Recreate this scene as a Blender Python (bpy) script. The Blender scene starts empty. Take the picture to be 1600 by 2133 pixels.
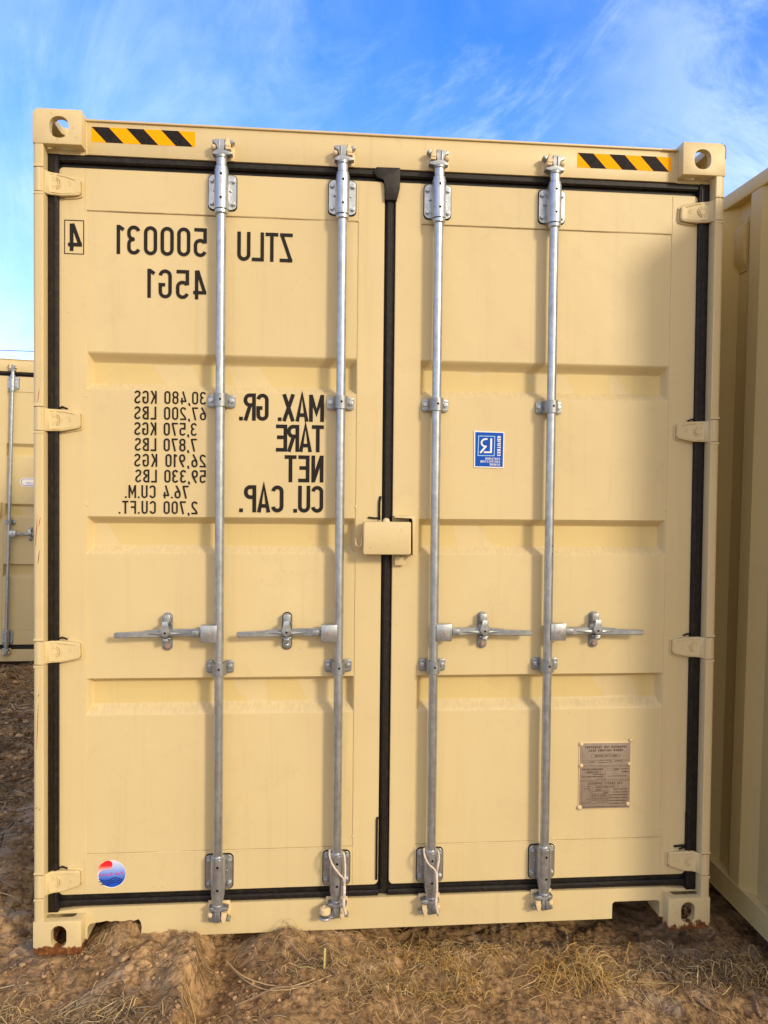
import bpy, bmesh, math, random
import numpy as np
from mathutils import Vector, Matrix
from mathutils.geometry import tessellate_polygon

random.seed(7)
PI = math.pi
SC = bpy.context.scene
COL = SC.collection

# ------------------------------------------------------------------ camera
cam_d = bpy.data.cameras.new("camera")
cam = bpy.data.objects.new("camera", cam_d)
COL.objects.link(cam)
cam.location = (-0.254790, -2.708275, 1.611057)
cam.rotation_euler = (1.546323, -0.010344, -0.087196)
cam_d.sensor_fit = 'VERTICAL'
cam_d.sensor_height = 36.0
cam_d.lens = 36.0 * 1600.0 / 2133.0
cam_d.clip_start = 0.05
cam_d.clip_end = 3000
SC.camera = cam

# ------------------------------------------------------------------ light
SUN_EL = math.radians(23.0)
SUN_AZ = math.radians(38.0)          # towards +X from the -Y axis
sdir = Vector((math.sin(SUN_AZ) * math.cos(SUN_EL), -math.cos(SUN_AZ) * math.cos(SUN_EL), math.sin(SUN_EL)))
sun_d = bpy.data.lights.new("sun", 'SUN')
sun_d.energy = 1.6
sun_d.color = (1.0, 0.84, 0.62)
sun_d.angle = math.radians(9.0)
sun = bpy.data.objects.new("sun", sun_d)
COL.objects.link(sun)
sun.rotation_euler = sdir.to_track_quat('Z', 'Y').to_euler()
sun.location = (6, -6, 6)

SC.view_settings.view_transform = 'Standard'
SC.view_settings.look = 'None'
SC.view_settings.exposure = 0.72
SC.view_settings.gamma = 1.0
try:
    SC.view_settings.use_curve_mapping = False
except Exception:
    pass
SC.render.engine = 'CYCLES'
SC.cycles.max_bounces = 8
SC.cycles.diffuse_bounces = 4

# ------------------------------------------------------------------ world
W = bpy.data.worlds.new("World")
SC.world = W
W.use_nodes = True
nt = W.node_tree
nt.nodes.clear()

def nd(nt, t, **kw):
    n = nt.nodes.new(t)
    for k, v in kw.items():
        if k.startswith('i_'):
            key = k[2:]
            key = int(key) if key.isdigit() else key.replace('_', ' ')
            n.inputs[key].default_value = v
        else:
            setattr(n, k, v)
    return n

def lk(nt, a, b):
    nt.links.new(a, b)

def vmath(nt, op, a=None, b=None):
    n = nd(nt, 'ShaderNodeVectorMath', operation=op)
    for i, v in enumerate((a, b)):
        if v is None: continue
        if hasattr(v, 'is_output'): lk(nt, v, n.inputs[i])
        else: n.inputs[i].default_value = v
    return n.outputs[0]

def smath(nt, op, a=None, b=None, clamp=False):
    n = nd(nt, 'ShaderNodeMath', operation=op, use_clamp=clamp)
    for i, v in enumerate((a, b)):
        if v is None: continue
        if hasattr(v, 'is_output'): lk(nt, v, n.inputs[i])
        else: n.inputs[i].default_value = v
    return n.outputs[0]

def ramp(nt, fac, stops, interp='LINEAR'):
    n = nd(nt, 'ShaderNodeValToRGB')
    n.color_ramp.interpolation = interp
    el = n.color_ramp.elements
    while len(el) > 1: el.remove(el[-1])
    el[0].position = stops[0][0]; el[0].color = stops[0][1]
    for p, c in stops[1:]:
        e = el.new(p); e.color = c
    lk(nt, fac, n.inputs[0])
    return n.outputs[0]

def g4(v): return (v, v, v, 1)

def mixc(nt, fac, a, b, mode='MIX'):
    n = nd(nt, 'ShaderNodeMix', data_type='RGBA', blend_type=mode)
    for idx, v in ((0, fac), (6, a), (7, b)):
        if hasattr(v, 'is_output'): lk(nt, v, n.inputs[idx])
        else: n.inputs[idx].default_value = v
    return n.outputs[2]

tc = nd(nt, 'ShaderNodeTexCoord')
sky = nd(nt, 'ShaderNodeTexSky', sky_type='NISHITA', sun_disc=False)
sky.sun_elevation = SUN_EL
sky.sun_rotation = math.radians(180.0) - SUN_AZ
sky.air_density = 1.0; sky.dust_density = 0.6; sky.ozone_density = 2.0
sep = nd(nt, 'ShaderNodeSeparateXYZ'); lk(nt, tc.outputs['Generated'], sep.inputs[0])
zc = smath(nt, 'MAXIMUM', sep.outputs[2], 0.0)
tint = ramp(nt, zc, [(0.0, (1.10, 1.18, 1.35, 1)), (0.2, (0.50, 0.84, 1.42, 1)), (0.55, (0.29, 0.80, 1.62, 1)), (1.0, (0.28, 0.86, 1.65, 1))])
base = mixc(nt, 1.0, sky.outputs[0], tint, 'MULTIPLY')
# cirrus: soft wisps combed in a few directions of the sky
def wisps(ang, sc, loc, det, dist, lo, hi):
    m1 = nd(nt, 'ShaderNodeMapping'); m1.inputs['Rotation'].default_value = (0, math.radians(ang), 0); lk(nt, tc.outputs['Generated'], m1.inputs[0])
    m2 = nd(nt, 'ShaderNodeMapping'); m2.inputs['Scale'].default_value = sc; m2.inputs['Location'].default_value = loc; lk(nt, m1.outputs[0], m2.inputs[0])
    n = nd(nt, 'ShaderNodeTexNoise'); n.inputs['Scale'].default_value = 1.0
    n.inputs['Detail'].default_value = det; n.inputs['Roughness'].default_value = 0.68
    n.inputs['Distortion'].default_value = dist
    lk(nt, m2.outputs[0], n.inputs['Vector'])
    return ramp(nt, n.outputs[0], [(lo, g4(0)), (hi, g4(1))], 'EASE')
xn = smath(nt, 'ADD', smath(nt, 'MULTIPLY', sep.outputs[0], 0.5), 0.5)
mL = ramp(nt, xn, [(0.30, g4(0.6)), (0.50, g4(0.1))]); mR = ramp(nt, xn, [(0.62, g4(0)), (0.76, g4(1))]); mC = ramp(nt, xn, [(0.40, g4(0.15)), (0.54, g4(1)), (0.66, g4(1)), (0.78, g4(0.15))])
c1 = wisps(38, (2.6, 2.0, 5.4), (1.3, 0.4, 0.2), 10, 1.1, 0.44, 0.78)
c2 = wisps(-20, (2.6, 2.0, 8.5), (4.1, 2.7, 1.9), 10, 1.0, 0.44, 0.68)
c3 = wisps(75, (2.6, 2.0, 5.0), (7.2, 1.0, 3.0), 10, 1.0, 0.42, 0.74)
c4 = wisps(10, (3.0, 3.0, 4.0), (2.2, 5.0, 1.0), 4, 0.2, 0.35, 0.75)
cs = smath(nt, 'ADD', smath(nt, 'MULTIPLY', c1, mC), smath(nt, 'MULTIPLY', c2, mR))
cs = smath(nt, 'ADD', cs, smath(nt, 'MULTIPLY', c3, mL))
cs = smath(nt, 'ADD', smath(nt, 'MULTIPLY', cs, 0.50), smath(nt, 'MULTIPLY', c4, 0.20), clamp=True)
hz = ramp(nt, zc, [(0.0, g4(0.60)), (0.12, g4(0.40)), (0.30, g4(0.10)), (0.5, g4(0.0))])
cs = smath(nt, 'ADD', cs, hz, clamp=True)
cs = smath(nt, 'MULTIPLY', cs, 0.75)
full = mixc(nt, cs, base, (6.0, 6.9, 8.3, 1))
# warm glow added to the sky behind the viewer, for warmer fill light
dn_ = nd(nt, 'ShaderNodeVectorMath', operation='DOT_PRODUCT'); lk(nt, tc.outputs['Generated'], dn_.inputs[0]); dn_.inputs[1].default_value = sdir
fill_glow = ramp(nt, dn_.outputs['Value'], [(0.0, g4(0.0)), (0.55, g4(0.50)), (1.0, g4(0.85))], 'EASE')
full = mixc(nt, fill_glow, full, (8.2, 6.5, 4.3, 1))
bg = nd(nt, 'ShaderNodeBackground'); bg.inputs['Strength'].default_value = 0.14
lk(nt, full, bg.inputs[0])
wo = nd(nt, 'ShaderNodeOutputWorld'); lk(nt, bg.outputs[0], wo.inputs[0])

# ------------------------------------------------------------------ materials
def mat(name):
    m = bpy.data.materials.new(name); m.use_nodes = True
    t = m.node_tree; t.nodes.clear()
    o = nd(t, 'ShaderNodeOutputMaterial'); b = nd(t, 'ShaderNodeBsdfPrincipled')
    lk(t, b.outputs[0], o.inputs[0])
    return m, t, b

def noise(t, scale, det=4, rough=0.5, vec=None, dist=0.0):
    n = nd(t, 'ShaderNodeTexNoise'); n.inputs['Scale'].default_value = scale
    n.inputs['Detail'].default_value = det; n.inputs['Roughness'].default_value = rough
    n.inputs['Distortion'].default_value = dist
    if vec is not None: lk(t, vec, n.inputs['Vector'])
    return n.outputs[0]

def bump(t, b, h, strength, dist=0.001, prev=None):
    n = nd(t, 'ShaderNodeBump'); n.inputs['Strength'].default_value = strength
    n.inputs['Distance'].default_value = dist
    lk(t, h, n.inputs['Height'])
    if prev is not None: lk(t, prev, n.inputs['Normal'])
    lk(t, n.outputs[0], b.inputs['Normal'])
    return n.outputs[0]

PAINT = (0.625, 0.510, 0.272, 1)

def paint_mat(name, col=PAINT, rust=None, scuff=0.0, rough=0.42, streak=True):
    m, t, b = mat(name)
    tcn = nd(t, 'ShaderNodeTexCoord'); P = tcn.outputs['Object']
    big = noise(t, 1.7, 3, 0.5, P)
    c = mixc(t, ramp(t, big, [(0.3, g4(0)), (0.7, g4(1))]), tuple(x * 0.96 for x in col[:3]) + (1,), tuple(min(1, x * 1.03) for x in col[:3]) + (1,))
    # faint vertical wash marks
    if streak:
        mp = nd(t, 'ShaderNodeMapping'); mp.inputs['Scale'].default_value = (30, 30, 1.3); lk(t, P, mp.inputs[0])
        st = noise(t, 1.0, 4, 0.6, mp.outputs[0])
        c = mixc(t, smath(t, 'MULTIPLY', ramp(t, st, [(0.55, g4(0)), (0.80, g4(1))]), 0.20), c, (0.42, 0.30, 0.15, 1))
    sm_ = ramp(t, noise(t, 7.0, 7, 0.7, P, 0.8), [(0.56, g4(0)), (0.75, g4(1))])
    c = mixc(t, smath(t, 'MULTIPLY', sm_, 0.16), c, (0.36, 0.27, 0.15, 1))
    # tiny dirt specks
    sp = nd(t, 'ShaderNodeTexVoronoi'); sp.inputs['Scale'].default_value = 26; lk(t, P, sp.inputs['Vector'])
    spm = ramp(t, sp.outputs['Distance'], [(0.035, g4(1)), (0.06, g4(0))])
    gate = ramp(t, noise(t, 3.1, 2, 0.5, P), [(0.5, g4(0)), (0.6, g4(1))])
    c = mixc(t, smath(t, 'MULTIPLY', smath(t, 'MULTIPLY', spm, gate), 0.55), c, (0.20, 0.13, 0.06, 1))
    # dust that settled on upward faces
    geo = nd(t, 'ShaderNodeNewGeometry'); sn = nd(t, 'ShaderNodeSeparateXYZ'); lk(t, geo.outputs['True Normal'], sn.inputs[0])
    mp2 = nd(t, 'ShaderNodeMapping'); mp2.inputs['Scale'].default_value = (75, 20, 30); lk(t, P, mp2.inputs[0])
    dn = ramp(t, noise(t, 1.6, 6, 0.65, mp2.outputs[0]), [(0.38, g4(0)), (0.62, g4(1))])
    up = ramp(t, sn.outputs[2], [(0.3, g4(0)), (0.6, g4(1))])
    du = smath(t, 'MULTIPLY', smath(t, 'MULTIPLY', dn, up), 0.30)
    c = mixc(t, du, c, (0.36, 0.30, 0.20, 1))
    rg = rough
    if rust is not None:
        lo, hi = rust          # object z below which it rusts
        so = nd(t, 'ShaderNodeSeparateXYZ'); lk(t, P, so.inputs[0])
        mr = nd(t, 'ShaderNodeMapping'); mr.inputs['Scale'].default_value = (1, 1, 0.35); lk(t, P, mr.inputs[0])
        rn = noise(t, 42, 6, 0.65, mr.outputs[0])
        lim = smath(t, 'ADD', smath(t, 'MULTIPLY', rn, (hi - lo) * 2.0), lo - (hi - lo) * 0.5)
        msk = ramp(t, smath(t, 'ADD', smath(t, 'MULTIPLY', smath(t, 'SUBTRACT', lim, so.outputs[2]), 250.0), 0.5, clamp=True), [(0.0, g4(0)), (1.0, g4(1))])
        rc = ramp(t, noise(t, 70, 5, 0.6, P), [(0.3, (0.07, 0.025, 0.010, 1)), (0.55, (0.20, 0.075, 0.025, 1)), (0.8, (0.42, 0.20, 0.075, 1))])
        c = mixc(t, msk, c, rc)
    if scuff > 0:
        sc_ = noise(t, 55, 5, 0.7, P, 1.5)
        sm = ramp(t, sc_, [(0.66 - scuff * 0.05, g4(0)), (0.70, g4(1))])
        c = mixc(t, smath(t, 'MULTIPLY', sm, 0.75), c, (0.24, 0.10, 0.05, 1))
    lk(t, c, b.inputs['Base Color'])
    b.inputs['Roughness'].default_value = rg
    b.inputs['Specular IOR Level'].default_value = 0.35
    h1 = bump(t, b, noise(t, 190, 3, 0.6, P), 0.10, 0.002)
    bump(t, b, noise(t, 5.5, 3, 0.5, P), 0.16, 0.02, h1)
    return m

M = {}
M['paint'] = paint_mat('cream_paint')
M['paint_scuff'] = paint_mat('cream_paint_scuffed', scuff=0.6, streak=False)
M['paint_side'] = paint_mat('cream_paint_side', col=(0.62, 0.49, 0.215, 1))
M['paint_rust_low'] = paint_mat('cream_paint_rusty_foot', rust=(0.018, 0.040), scuff=0.2, streak=False)
M['paint_rust_patch'] = paint_mat('cream_paint_rust_patch', rust=(-0.014, 0.056), scuff=0.5, streak=False)
M['keeper'] = paint_mat('pale_paint', col=(0.70, 0.55, 0.32, 1), streak=False)

def metal(name, col, rough, spangle=True):
    m, t, b = mat(name)
    tcn = nd(t, 'ShaderNodeTexCoord'); P = tcn.outputs['Object']
    n1 = noise(t, 38, 5, 0.6, P)
    mp = nd(t, 'ShaderNodeMapping'); mp.inputs['Scale'].default_value = (1, 1, 0.12); lk(t, P, mp.inputs[0])
    n2 = noise(t, 60, 5, 0.65, mp.outputs[0])
    c = mixc(t, ramp(t, n1, [(0.35, g4(0)), (0.7, g4(1))]), tuple(x * 0.74 for x in col) + (1,), tuple(x * 1.05 for x in col) + (1,))
    vo = nd(t, 'ShaderNodeTexVoronoi'); vo.inputs['Scale'].default_value = 150; lk(t, P, vo.inputs['Vector'])
    so = nd(t, 'ShaderNodeSeparateXYZ'); lk(t, vo.outputs['Color'], so.inputs[0])
    c = mixc(t, smath(t, 'MULTIPLY', so.outputs[0], 0.30), c, tuple(x * 0.65 for x in col) + (1,))
    c = mixc(t, ramp(t, n2, [(0.60, g4(0)), (0.76, g4(0.7))]), c, (0.20, 0.18, 0.15, 1))
    lk(t, c, b.inputs['Base Color'])
    b.inputs['Metallic'].default_value = 0.82
    r = ramp(t, n2, [(0.3, g4(rough - 0.06)), (0.7, g4(rough + 0.14))])
    lk(t, r, b.inputs['Roughness'])
    bump(t, b, noise(t, 130, 4, 0.6, P), 0.12, 0.001)
    return m
M['galv'] = metal('galvanised_steel', (0.53, 0.575, 0.61), 0.31)
M['cast'] = metal('galvanised_casting', (0.40, 0.43, 0.45), 0.42)

def flat(name, col, rough=0.5, spec=0.4, nz=0.0):
    m, t, b = mat(name)
    b.inputs['Base Color'].default_value = tuple(col) + (1,)
    if nz:
        tcn = nd(t, 'ShaderNodeTexCoord')
        c = mixc(t, ramp(t, noise(t, 60, 5, 0.6, tcn.outputs['Object']), [(0.35, g4(0)), (0.7, g4(1))]), tuple(x * (1 - nz) for x in col) + (1,), tuple(min(1, x * (1 + nz)) for x in col) + (1,))
        lk(t, c, b.inputs['Base Color'])
    b.inputs['Roughness'].default_value = rough
    b.inputs['Specular IOR Level'].default_value = spec
    return m

def rubber_mat():
    m, t, b = mat('black_rubber')
    tcn = nd(t, 'ShaderNodeTexCoord'); P = tcn.outputs['Object']
    n = noise(t, 55, 6, 0.7, P)
    mp = nd(t, 'ShaderNodeMapping'); mp.inputs['Scale'].default_value = (9, 9, 140); lk(t, P, mp.inputs[0])
    c = mixc(t, ramp(t, n, [(0.45, g4(0)), (0.72, g4(1))]), (0.008, 0.006, 0.005, 1), (0.026, 0.020, 0.014, 1))
    d = ramp(t, noise(t, 150, 5, 0.7, P), [(0.62, g4(0)), (0.72, g4(1))])
    g = ramp(t, noise(t, 6, 3, 0.5, P), [(0.42, g4(0)), (0.62, g4(1))])
    c = mixc(t, smath(t, 'MULTIPLY', smath(t, 'MULTIPLY', d, g), 0.6), c, (0.22, 0.19, 0.14, 1))
    lk(t, c, b.inputs['Base Color'])
    b.inputs['Roughness'].default_value = 0.52
    b.inputs['Specular IOR Level'].default_value = 0.3
    bump(t, b, n, 0.25, 0.002)
    return m
M['rubber'] = rubber_mat()
M['ink'] = flat('black_vinyl', (0.016, 0.013, 0.011), 0.65, 0.2, 0.2)
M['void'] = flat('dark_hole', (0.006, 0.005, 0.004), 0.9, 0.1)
M['wood'] = flat('dark_plywood', (0.10, 0.06, 0.035), 0.8, 0.2, 0.3)
M['white'] = flat('white_vinyl', (0.80, 0.80, 0.78), 0.4)
M['orange'] = flat('orange_reflective', (1.0, 0.40, 0.004), 0.6, 0.05, 0.03)
M['tapeblack'] = flat('black_reflective', (0.018, 0.015, 0.014), 0.6, 0.1, 0.3)
M['blue'] = flat('blue_vinyl', (0.004, 0.080, 0.44), 0.5, 0.15, 0.05)
M['lblue'] = flat('pale_blue_vinyl', (0.40, 0.66, 0.92), 0.4)
M['platemetal'] = flat('etched_plate', (0.27, 0.215, 0.160), 0.5, 0.4, 0.10)
M['plateink'] = flat('etched_ink', (0.10, 0.065, 0.045), 0.6)
M['magenta'] = flat('magenta_ink', (0.60, 0.05, 0.25), 0.5)
M['navy'] = flat('navy_ink', (0.006, 0.012, 0.11), 0.5)
M['navy2'] = flat('blue_ink', (0.02, 0.05, 0.35), 0.5)
M['rustbolt'] = flat('rusted_bolt', (0.34, 0.24, 0.19), 0.6, 0.4, 0.2)
M['rope'] = flat('pink_white_rope', (0.62, 0.53, 0.44), 0.8, 0.2, 0.25)
M['wire'] = flat('cable', (0.10, 0.12, 0.15), 0.6)
M['scratch'] = flat('red_scrape', (0.42, 0.13, 0.07), 0.6, 0.2, 0.3)
M['scratchdark'] = flat('dark_scrape', (0.16, 0.10, 0.06), 0.7, 0.2, 0.3)
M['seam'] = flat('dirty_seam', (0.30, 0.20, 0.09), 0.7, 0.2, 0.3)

def globe_mat(name, stops, z0, z1):
    m, t, b = mat(name)
    tcn = nd(t, 'ShaderNodeTexCoord'); so = nd(t, 'ShaderNodeSeparateXYZ'); lk(t, tcn.outputs['Object'], so.inputs[0])
    f = smath(t, 'DIVIDE', smath(t, 'SUBTRACT', so.outputs[2], z0), z1 - z0)
    c = ramp(t, f, stops); lk(t, c, b.inputs['Base Color'])
    b.inputs['Roughness'].default_value = 0.4
    return m
M['globe'] = globe_mat('printed_globe', [(0.0, (0.004, 0.06, 0.50, 1)), (0.3, (0.02, 0.10, 0.56, 1)), (0.55, (0.18, 0.32, 0.78, 1)), (1.0, (0.70, 0.74, 0.92, 1))], 0.2005, 0.2995)
M['redblob'] = globe_mat('printed_red', [(0.0, (0.86, 0.78, 0.76, 1)), (0.35, (0.86, 0.36, 0.34, 1)), (0.6, (0.86, 0.02, 0.03, 1)), (1.0, (0.84, 0.01, 0.02, 1))], 0.252, 0.300)

def soil_mat():
    m, t, b = mat('dry_soil')
    g = nd(t, 'ShaderNodeNewGeometry'); P = g.outputs['Position']
    n1 = noise(t, 3.2, 6, 0.6, P, 0.4); n2 = noise(t, 34, 6, 0.65, P); n3 = noise(t, 190, 4, 0.6, P)
    c = ramp(t, n1, [(0.32, (0.205, 0.122, 0.058, 1)), (0.50, (0.345, 0.218, 0.105, 1)), (0.66, (0.54, 0.355, 0.18, 1))])
    c = mixc(t, ramp(t, n2, [(0.36, g4(0.85)), (0.54, g4(0))]), c, (0.095, 0.054, 0.025, 1))
    c = mixc(t, ramp(t, n3, [(0.56, g4(0)), (0.72, g4(0.7))]), c, (0.50, 0.35, 0.19, 1))
    gr = ramp(t, noise(t, 5.0, 4, 0.5, P), [(0.56, g4(0)), (0.68, g4(0.55))])
    c = mixc(t, gr, c, (0.44, 0.35, 0.25, 1))
    lk(t, c, b.inputs['Base Color']); b.inputs['Roughness'].default_value = 0.95
    b.inputs['Specular IOR Level'].default_value = 0.12
    h = bump(t, b, n2, 0.5, 0.012)
    bump(t, b, n3, 0.6, 0.004, h)
    return m
M['soil'] = soil_mat()

def attr_mat(name, rough=0.8):
    m, t, b = mat(name)
    a = nd(t, 'ShaderNodeAttribute'); a.attribute_name = 'tone'
    lk(t, a.outputs['Color'], b.inputs['Base Color'])
    b.inputs['Roughness'].default_value = rough
    b.inputs['Specular IOR Level'].default_value = 0.2
    return m
M['straw'] = attr_mat('dry_straw')
M['gravel'] = attr_mat('soil_crumbs', 0.95)

def stone_mat():
    m, t, b = mat('dusty_stone')
    tcn = nd(t, 'ShaderNodeTexCoord'); P = tcn.outputs['Object']
    c = ramp(t, noise(t, 45, 6, 0.65, P), [(0.3, (0.22, 0.13, 0.07, 1)), (0.55, (0.40, 0.26, 0.14, 1)), (0.75, (0.52, 0.37, 0.22, 1))])
    lk(t, c, b.inputs['Base Color']); b.inputs['Roughness'].default_value = 0.9
    bump(t, b, noise(t, 120, 5, 0.6, P), 0.6, 0.004)
    return m
M['stone'] = stone_mat()

def bark_mat(name, c0, c1):
    m, t, b = mat(name)
    tcn = nd(t, 'ShaderNodeTexCoord'); P = tcn.outputs['Object']
    c = ramp(t, noise(t, 90, 5, 0.7, P, 0.5), [(0.3, c0), (0.7, c1)])
    lk(t, c, b.inputs['Base Color']); b.inputs['Roughness'].default_value = 0.85
    bump(t, b, noise(t, 160, 4, 0.6, P), 0.6, 0.003)
    return m
M['bark'] = bark_mat('weathered_bark', (0.13, 0.08, 0.045, 1), (0.36, 0.25, 0.15, 1))
M['pale_bark'] = bark_mat('pale_stalk', (0.34, 0.23, 0.11, 1), (0.62, 0.46, 0.25, 1))
M['green_stalk'] = bark_mat('greenish_stalk', (0.36, 0.33, 0.09, 1), (0.62, 0.55, 0.20, 1))

# ------------------------------------------------------------------ mesh helpers
class MB:
    def __init__(s): s.v = []; s.f = []; s.m = []; s.mats = []
    def mi(s, k):
        if k not in s.mats: s.mats.append(k)
        return s.mats.index(k)
    def add(s, vs, fs, k, mx=None):
        o = len(s.v); i = s.mi(k)
        for v in vs:
            v = Vector(v)
            if mx is not None: v = mx @ v
            s.v.append(tuple(v))
        for f in fs:
            s.f.append(tuple(o + a for a in f)); s.m.append(i)
    def bm(s, b, k, mx=None):
        b.verts.ensure_lookup_table()
        s.add([v.co for v in b.verts], [[v.index for v in f.verts] for f in b.faces], k, mx); b.free()
    def box(s, a, b_, k, bev=0.0, seg=2, mx=None):
        b = bmesh.new()
        x0, y0, z0 = a; x1, y1, z1 = b_
        vs = [b.verts.new(p) for p in ((x0,y0,z0),(x1,y0,z0),(x1,y1,z0),(x0,y1,z0),(x0,y0,z1),(x1,y0,z1),(x1,y1,z1),(x0,y1,z1))]
        for f in ((0,3,2,1),(4,5,6,7),(0,1,5,4),(1,2,6,5),(2,3,7,6),(3,0,4,7)): b.faces.new([vs[i] for i in f])
        if bev > 0: bmesh.ops.bevel(b, geom=list(b.edges), offset=bev, segments=seg, affect='EDGES', profile=0.5)
        b.verts.index_update(); s.bm(b, k, mx)
    def cyl(s, p0, p1, r0, k, r1=None, n=24, cap=True, mx=None):
        r1 = r0 if r1 is None else r1
        p0 = Vector(p0); p1 = Vector(p1); d = (p1 - p0).normalized()
        a = d.orthogonal().normalized(); c = d.cross(a)
        vs = []
        for p, r in ((p0, r0), (p1, r1)):
            for i in range(n):
                t = 2 * PI * i / n
                vs.append(p + a * (r * math.cos(t)) + c * (r * math.sin(t)))
        fs = [(i, (i + 1) % n, n + (i + 1) % n, n + i) for i in range(n)]
        if cap: fs += [tuple(range(n))[::-1], tuple(range(n, 2 * n))]
        s.add(vs, fs, k, mx)
    def lathe(s, c, prof, k, axis='z', n=28, mx=None):
        # prof: (radius, height) list; axis z or y (towards the viewer = -y)
        vs = []; c = Vector(c)
        for r, h in prof:
            for i in range(n):
                t = 2 * PI * i / n
                if axis == 'z': vs.append(c + Vector((r * math.cos(t), r * math.sin(t), h)))
                else: vs.append(c + Vector((r * math.cos(t), -h, r * math.sin(t))))
        fs = []
        for j in range(len(prof) - 1):
            for i in range(n):
                fs.append((j*n+i, j*n+(i+1)%n, (j+1)*n+(i+1)%n, (j+1)*n+i))
        fs.append(tuple(range(n))[::-1]); fs.append(tuple(range((len(prof)-1)*n, len(prof)*n)))
        s.add(vs, fs, k, mx)
    def prism(s, outer, y0, y1, k, holes=(), bev=0.0, mx=None, plane='xz'):
        # polygon in XZ, extruded along Y from y0 (front) to y1; 'xy': extruded along Z
        def P(p, h): return (p[0], h, p[1]) if plane == 'xz' else (p[0], p[1], h)
        loops = [list(outer)] + [list(h) for h in holes]
        flat_ = [p for l in loops for p in l]; n = len(flat_)
        tris = tessellate_polygon([[Vector((p[0], p[1], 0)) for p in l] for l in loops])
        vs = [P(p, y0) for p in flat_] + [P(p, y1) for p in flat_]
        fs = [tuple(t) for t in tris] + [tuple(n + i for i in t[::-1]) for t in tris]
        o = 0
        for l in loops:
            m_ = len(l)
            for i in range(m_): fs.append((o + i, o + (i+1) % m_, n + o + (i+1) % m_, n + o + i))
            o += m_
        if bev > 0 and len(loops) == 1:
            b = bmesh.new(); bv = [b.verts.new(v) for v in vs]
            b.faces.new(bv[:n]); b.faces.new(bv[n:][::-1])
            for i in range(n): b.faces.new((bv[i], bv[(i+1)%n], bv[n+(i+1)%n], bv[n+i]))
            es = [e for e in b.edges if len({round((v.co.y if plane=='xz' else v.co.z), 6) for v in e.verts}) == 1]
            bmesh.ops.bevel(b, geom=es, offset=bev, segments=2, affect='EDGES', profile=0.5)
            bmesh.ops.triangulate(b, faces=[f for f in b.faces if len(f.verts) > 4])
            bmesh.ops.recalc_face_normals(b, faces=b.faces)
            b.verts.index_update(); s.bm(b, k, mx); return
        s.add(vs, fs, k, mx)
    def tube(s, pts, r, k, n=8, taper=None, mx=None):
        pts = [Vector(p) for p in pts]; vs = []; fs = []
        up = None
        for i, p in enumerate(pts):
            d = (pts[min(i+1, len(pts)-1)] - pts[max(i-1, 0)]).normalized()
            if up is None: up = d.orthogonal().normalized()
            up = (up - d * up.dot(d)).normalized(); c = d.cross(up)
            rr = r if taper is None else r * taper(i / (len(pts) - 1))
            for j in range(n):
                t = 2 * PI * j / n
                vs.append(p + up * (rr * math.cos(t)) + c * (rr * math.sin(t)))
        for i in range(len(pts) - 1):
            for j in range(n): fs.append((i*n+j, i*n+(j+1)%n, (i+1)*n+(j+1)%n, (i+1)*n+j))
        fs.append(tuple(range(n))[::-1]); fs.append(tuple(range((len(pts)-1)*n, len(pts)*n)))
        s.add(vs, fs, k, mx)
    def grid(s, xs, zs, fn, k):
        vs = [fn(x, z) for z in zs for x in xs]; n = len(xs)
        fs = [(j*n+i, j*n+i+1, (j+1)*n+i+1, (j+1)*n+i) for j in range(len(zs)-1) for i in range(n-1)]
        s.add(vs, fs, k)
    def build(s, name, parent=None, sharp=35.0, recalc=False):
        me = bpy.data.meshes.new(name); me.from_pydata(s.v, [], s.f)
        for k in s.mats: me.materials.append(M[k])
        me.polygons.foreach_set('material_index', s.m)
        if recalc:
            b = bmesh.new(); b.from_mesh(me); bmesh.ops.recalc_face_normals(b, faces=b.faces); b.to_mesh(me); b.free()
        me.polygons.foreach_set('use_smooth', [True] * len(me.polygons))
        me.set_sharp_from_angle(angle=math.radians(sharp))
        me.update()
        o = bpy.data.objects.new(name, me); COL.objects.link(o)
        if parent is not None: o.parent = parent
        return o

def tag(o, label=None, cat=None, group=None, kind=None):
    if label: o['label'] = label
    if cat: o['category'] = cat
    if group: o['group'] = group
    if kind: o['kind'] = kind
    return o

def empty(name, loc=(0, 0, 0), parent=None):
    o = bpy.data.objects.new(name, None); COL.objects.link(o); o.location = loc
    o.empty_display_size = 0.1
    if parent is not None: o.parent = parent
    return o

def children(o): return [c for c in bpy.data.objects if c.parent == o]

def copy_tree(o, parent=None):
    c = o.copy(); COL.objects.link(c); c.parent = parent
    for ch in children(o): copy_tree(ch, c)
    return c

def rrect(x0, x1, z0, z1, r, n=5):
    pts = []
    for cx, cz, a in ((x1-r, z1-r, 0), (x0+r, z1-r, 90), (x0+r, z0+r, 180), (x1-r, z0+r, 270)):
        for i in range(n + 1):
            t = math.radians(a + 90 * i / n); pts.append((cx + r*math.cos(t), cz + r*math.sin(t)))
    return pts

def hexbolt(mb, x, z, y, r=0.0085, k='galv', h=0.007, rot=0.3, round_=False):
    mb.cyl((x, y, z), (x, y - 0.0022, z), r * 1.22, k, n=20)
    if round_:
        mb.lathe((x, y - 0.002, z), [(r*1.1, 0), (r*1.02, h*0.4), (r*0.75, h*0.8), (r*0.3, h)], k, 'y', 16)
        return
    n = 6; pts = [(x + r*math.cos(rot + i*PI/3), z + r*math.sin(rot + i*PI/3)) for i in range(n)]
    mb.prism(pts, y - 0.002 - h, y - 0.002, k, bev=0.0010)
    mb.cyl((x, y-0.002-h, z), (x, y-0.0026-h, z), r*0.55, k, n=12)

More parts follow.
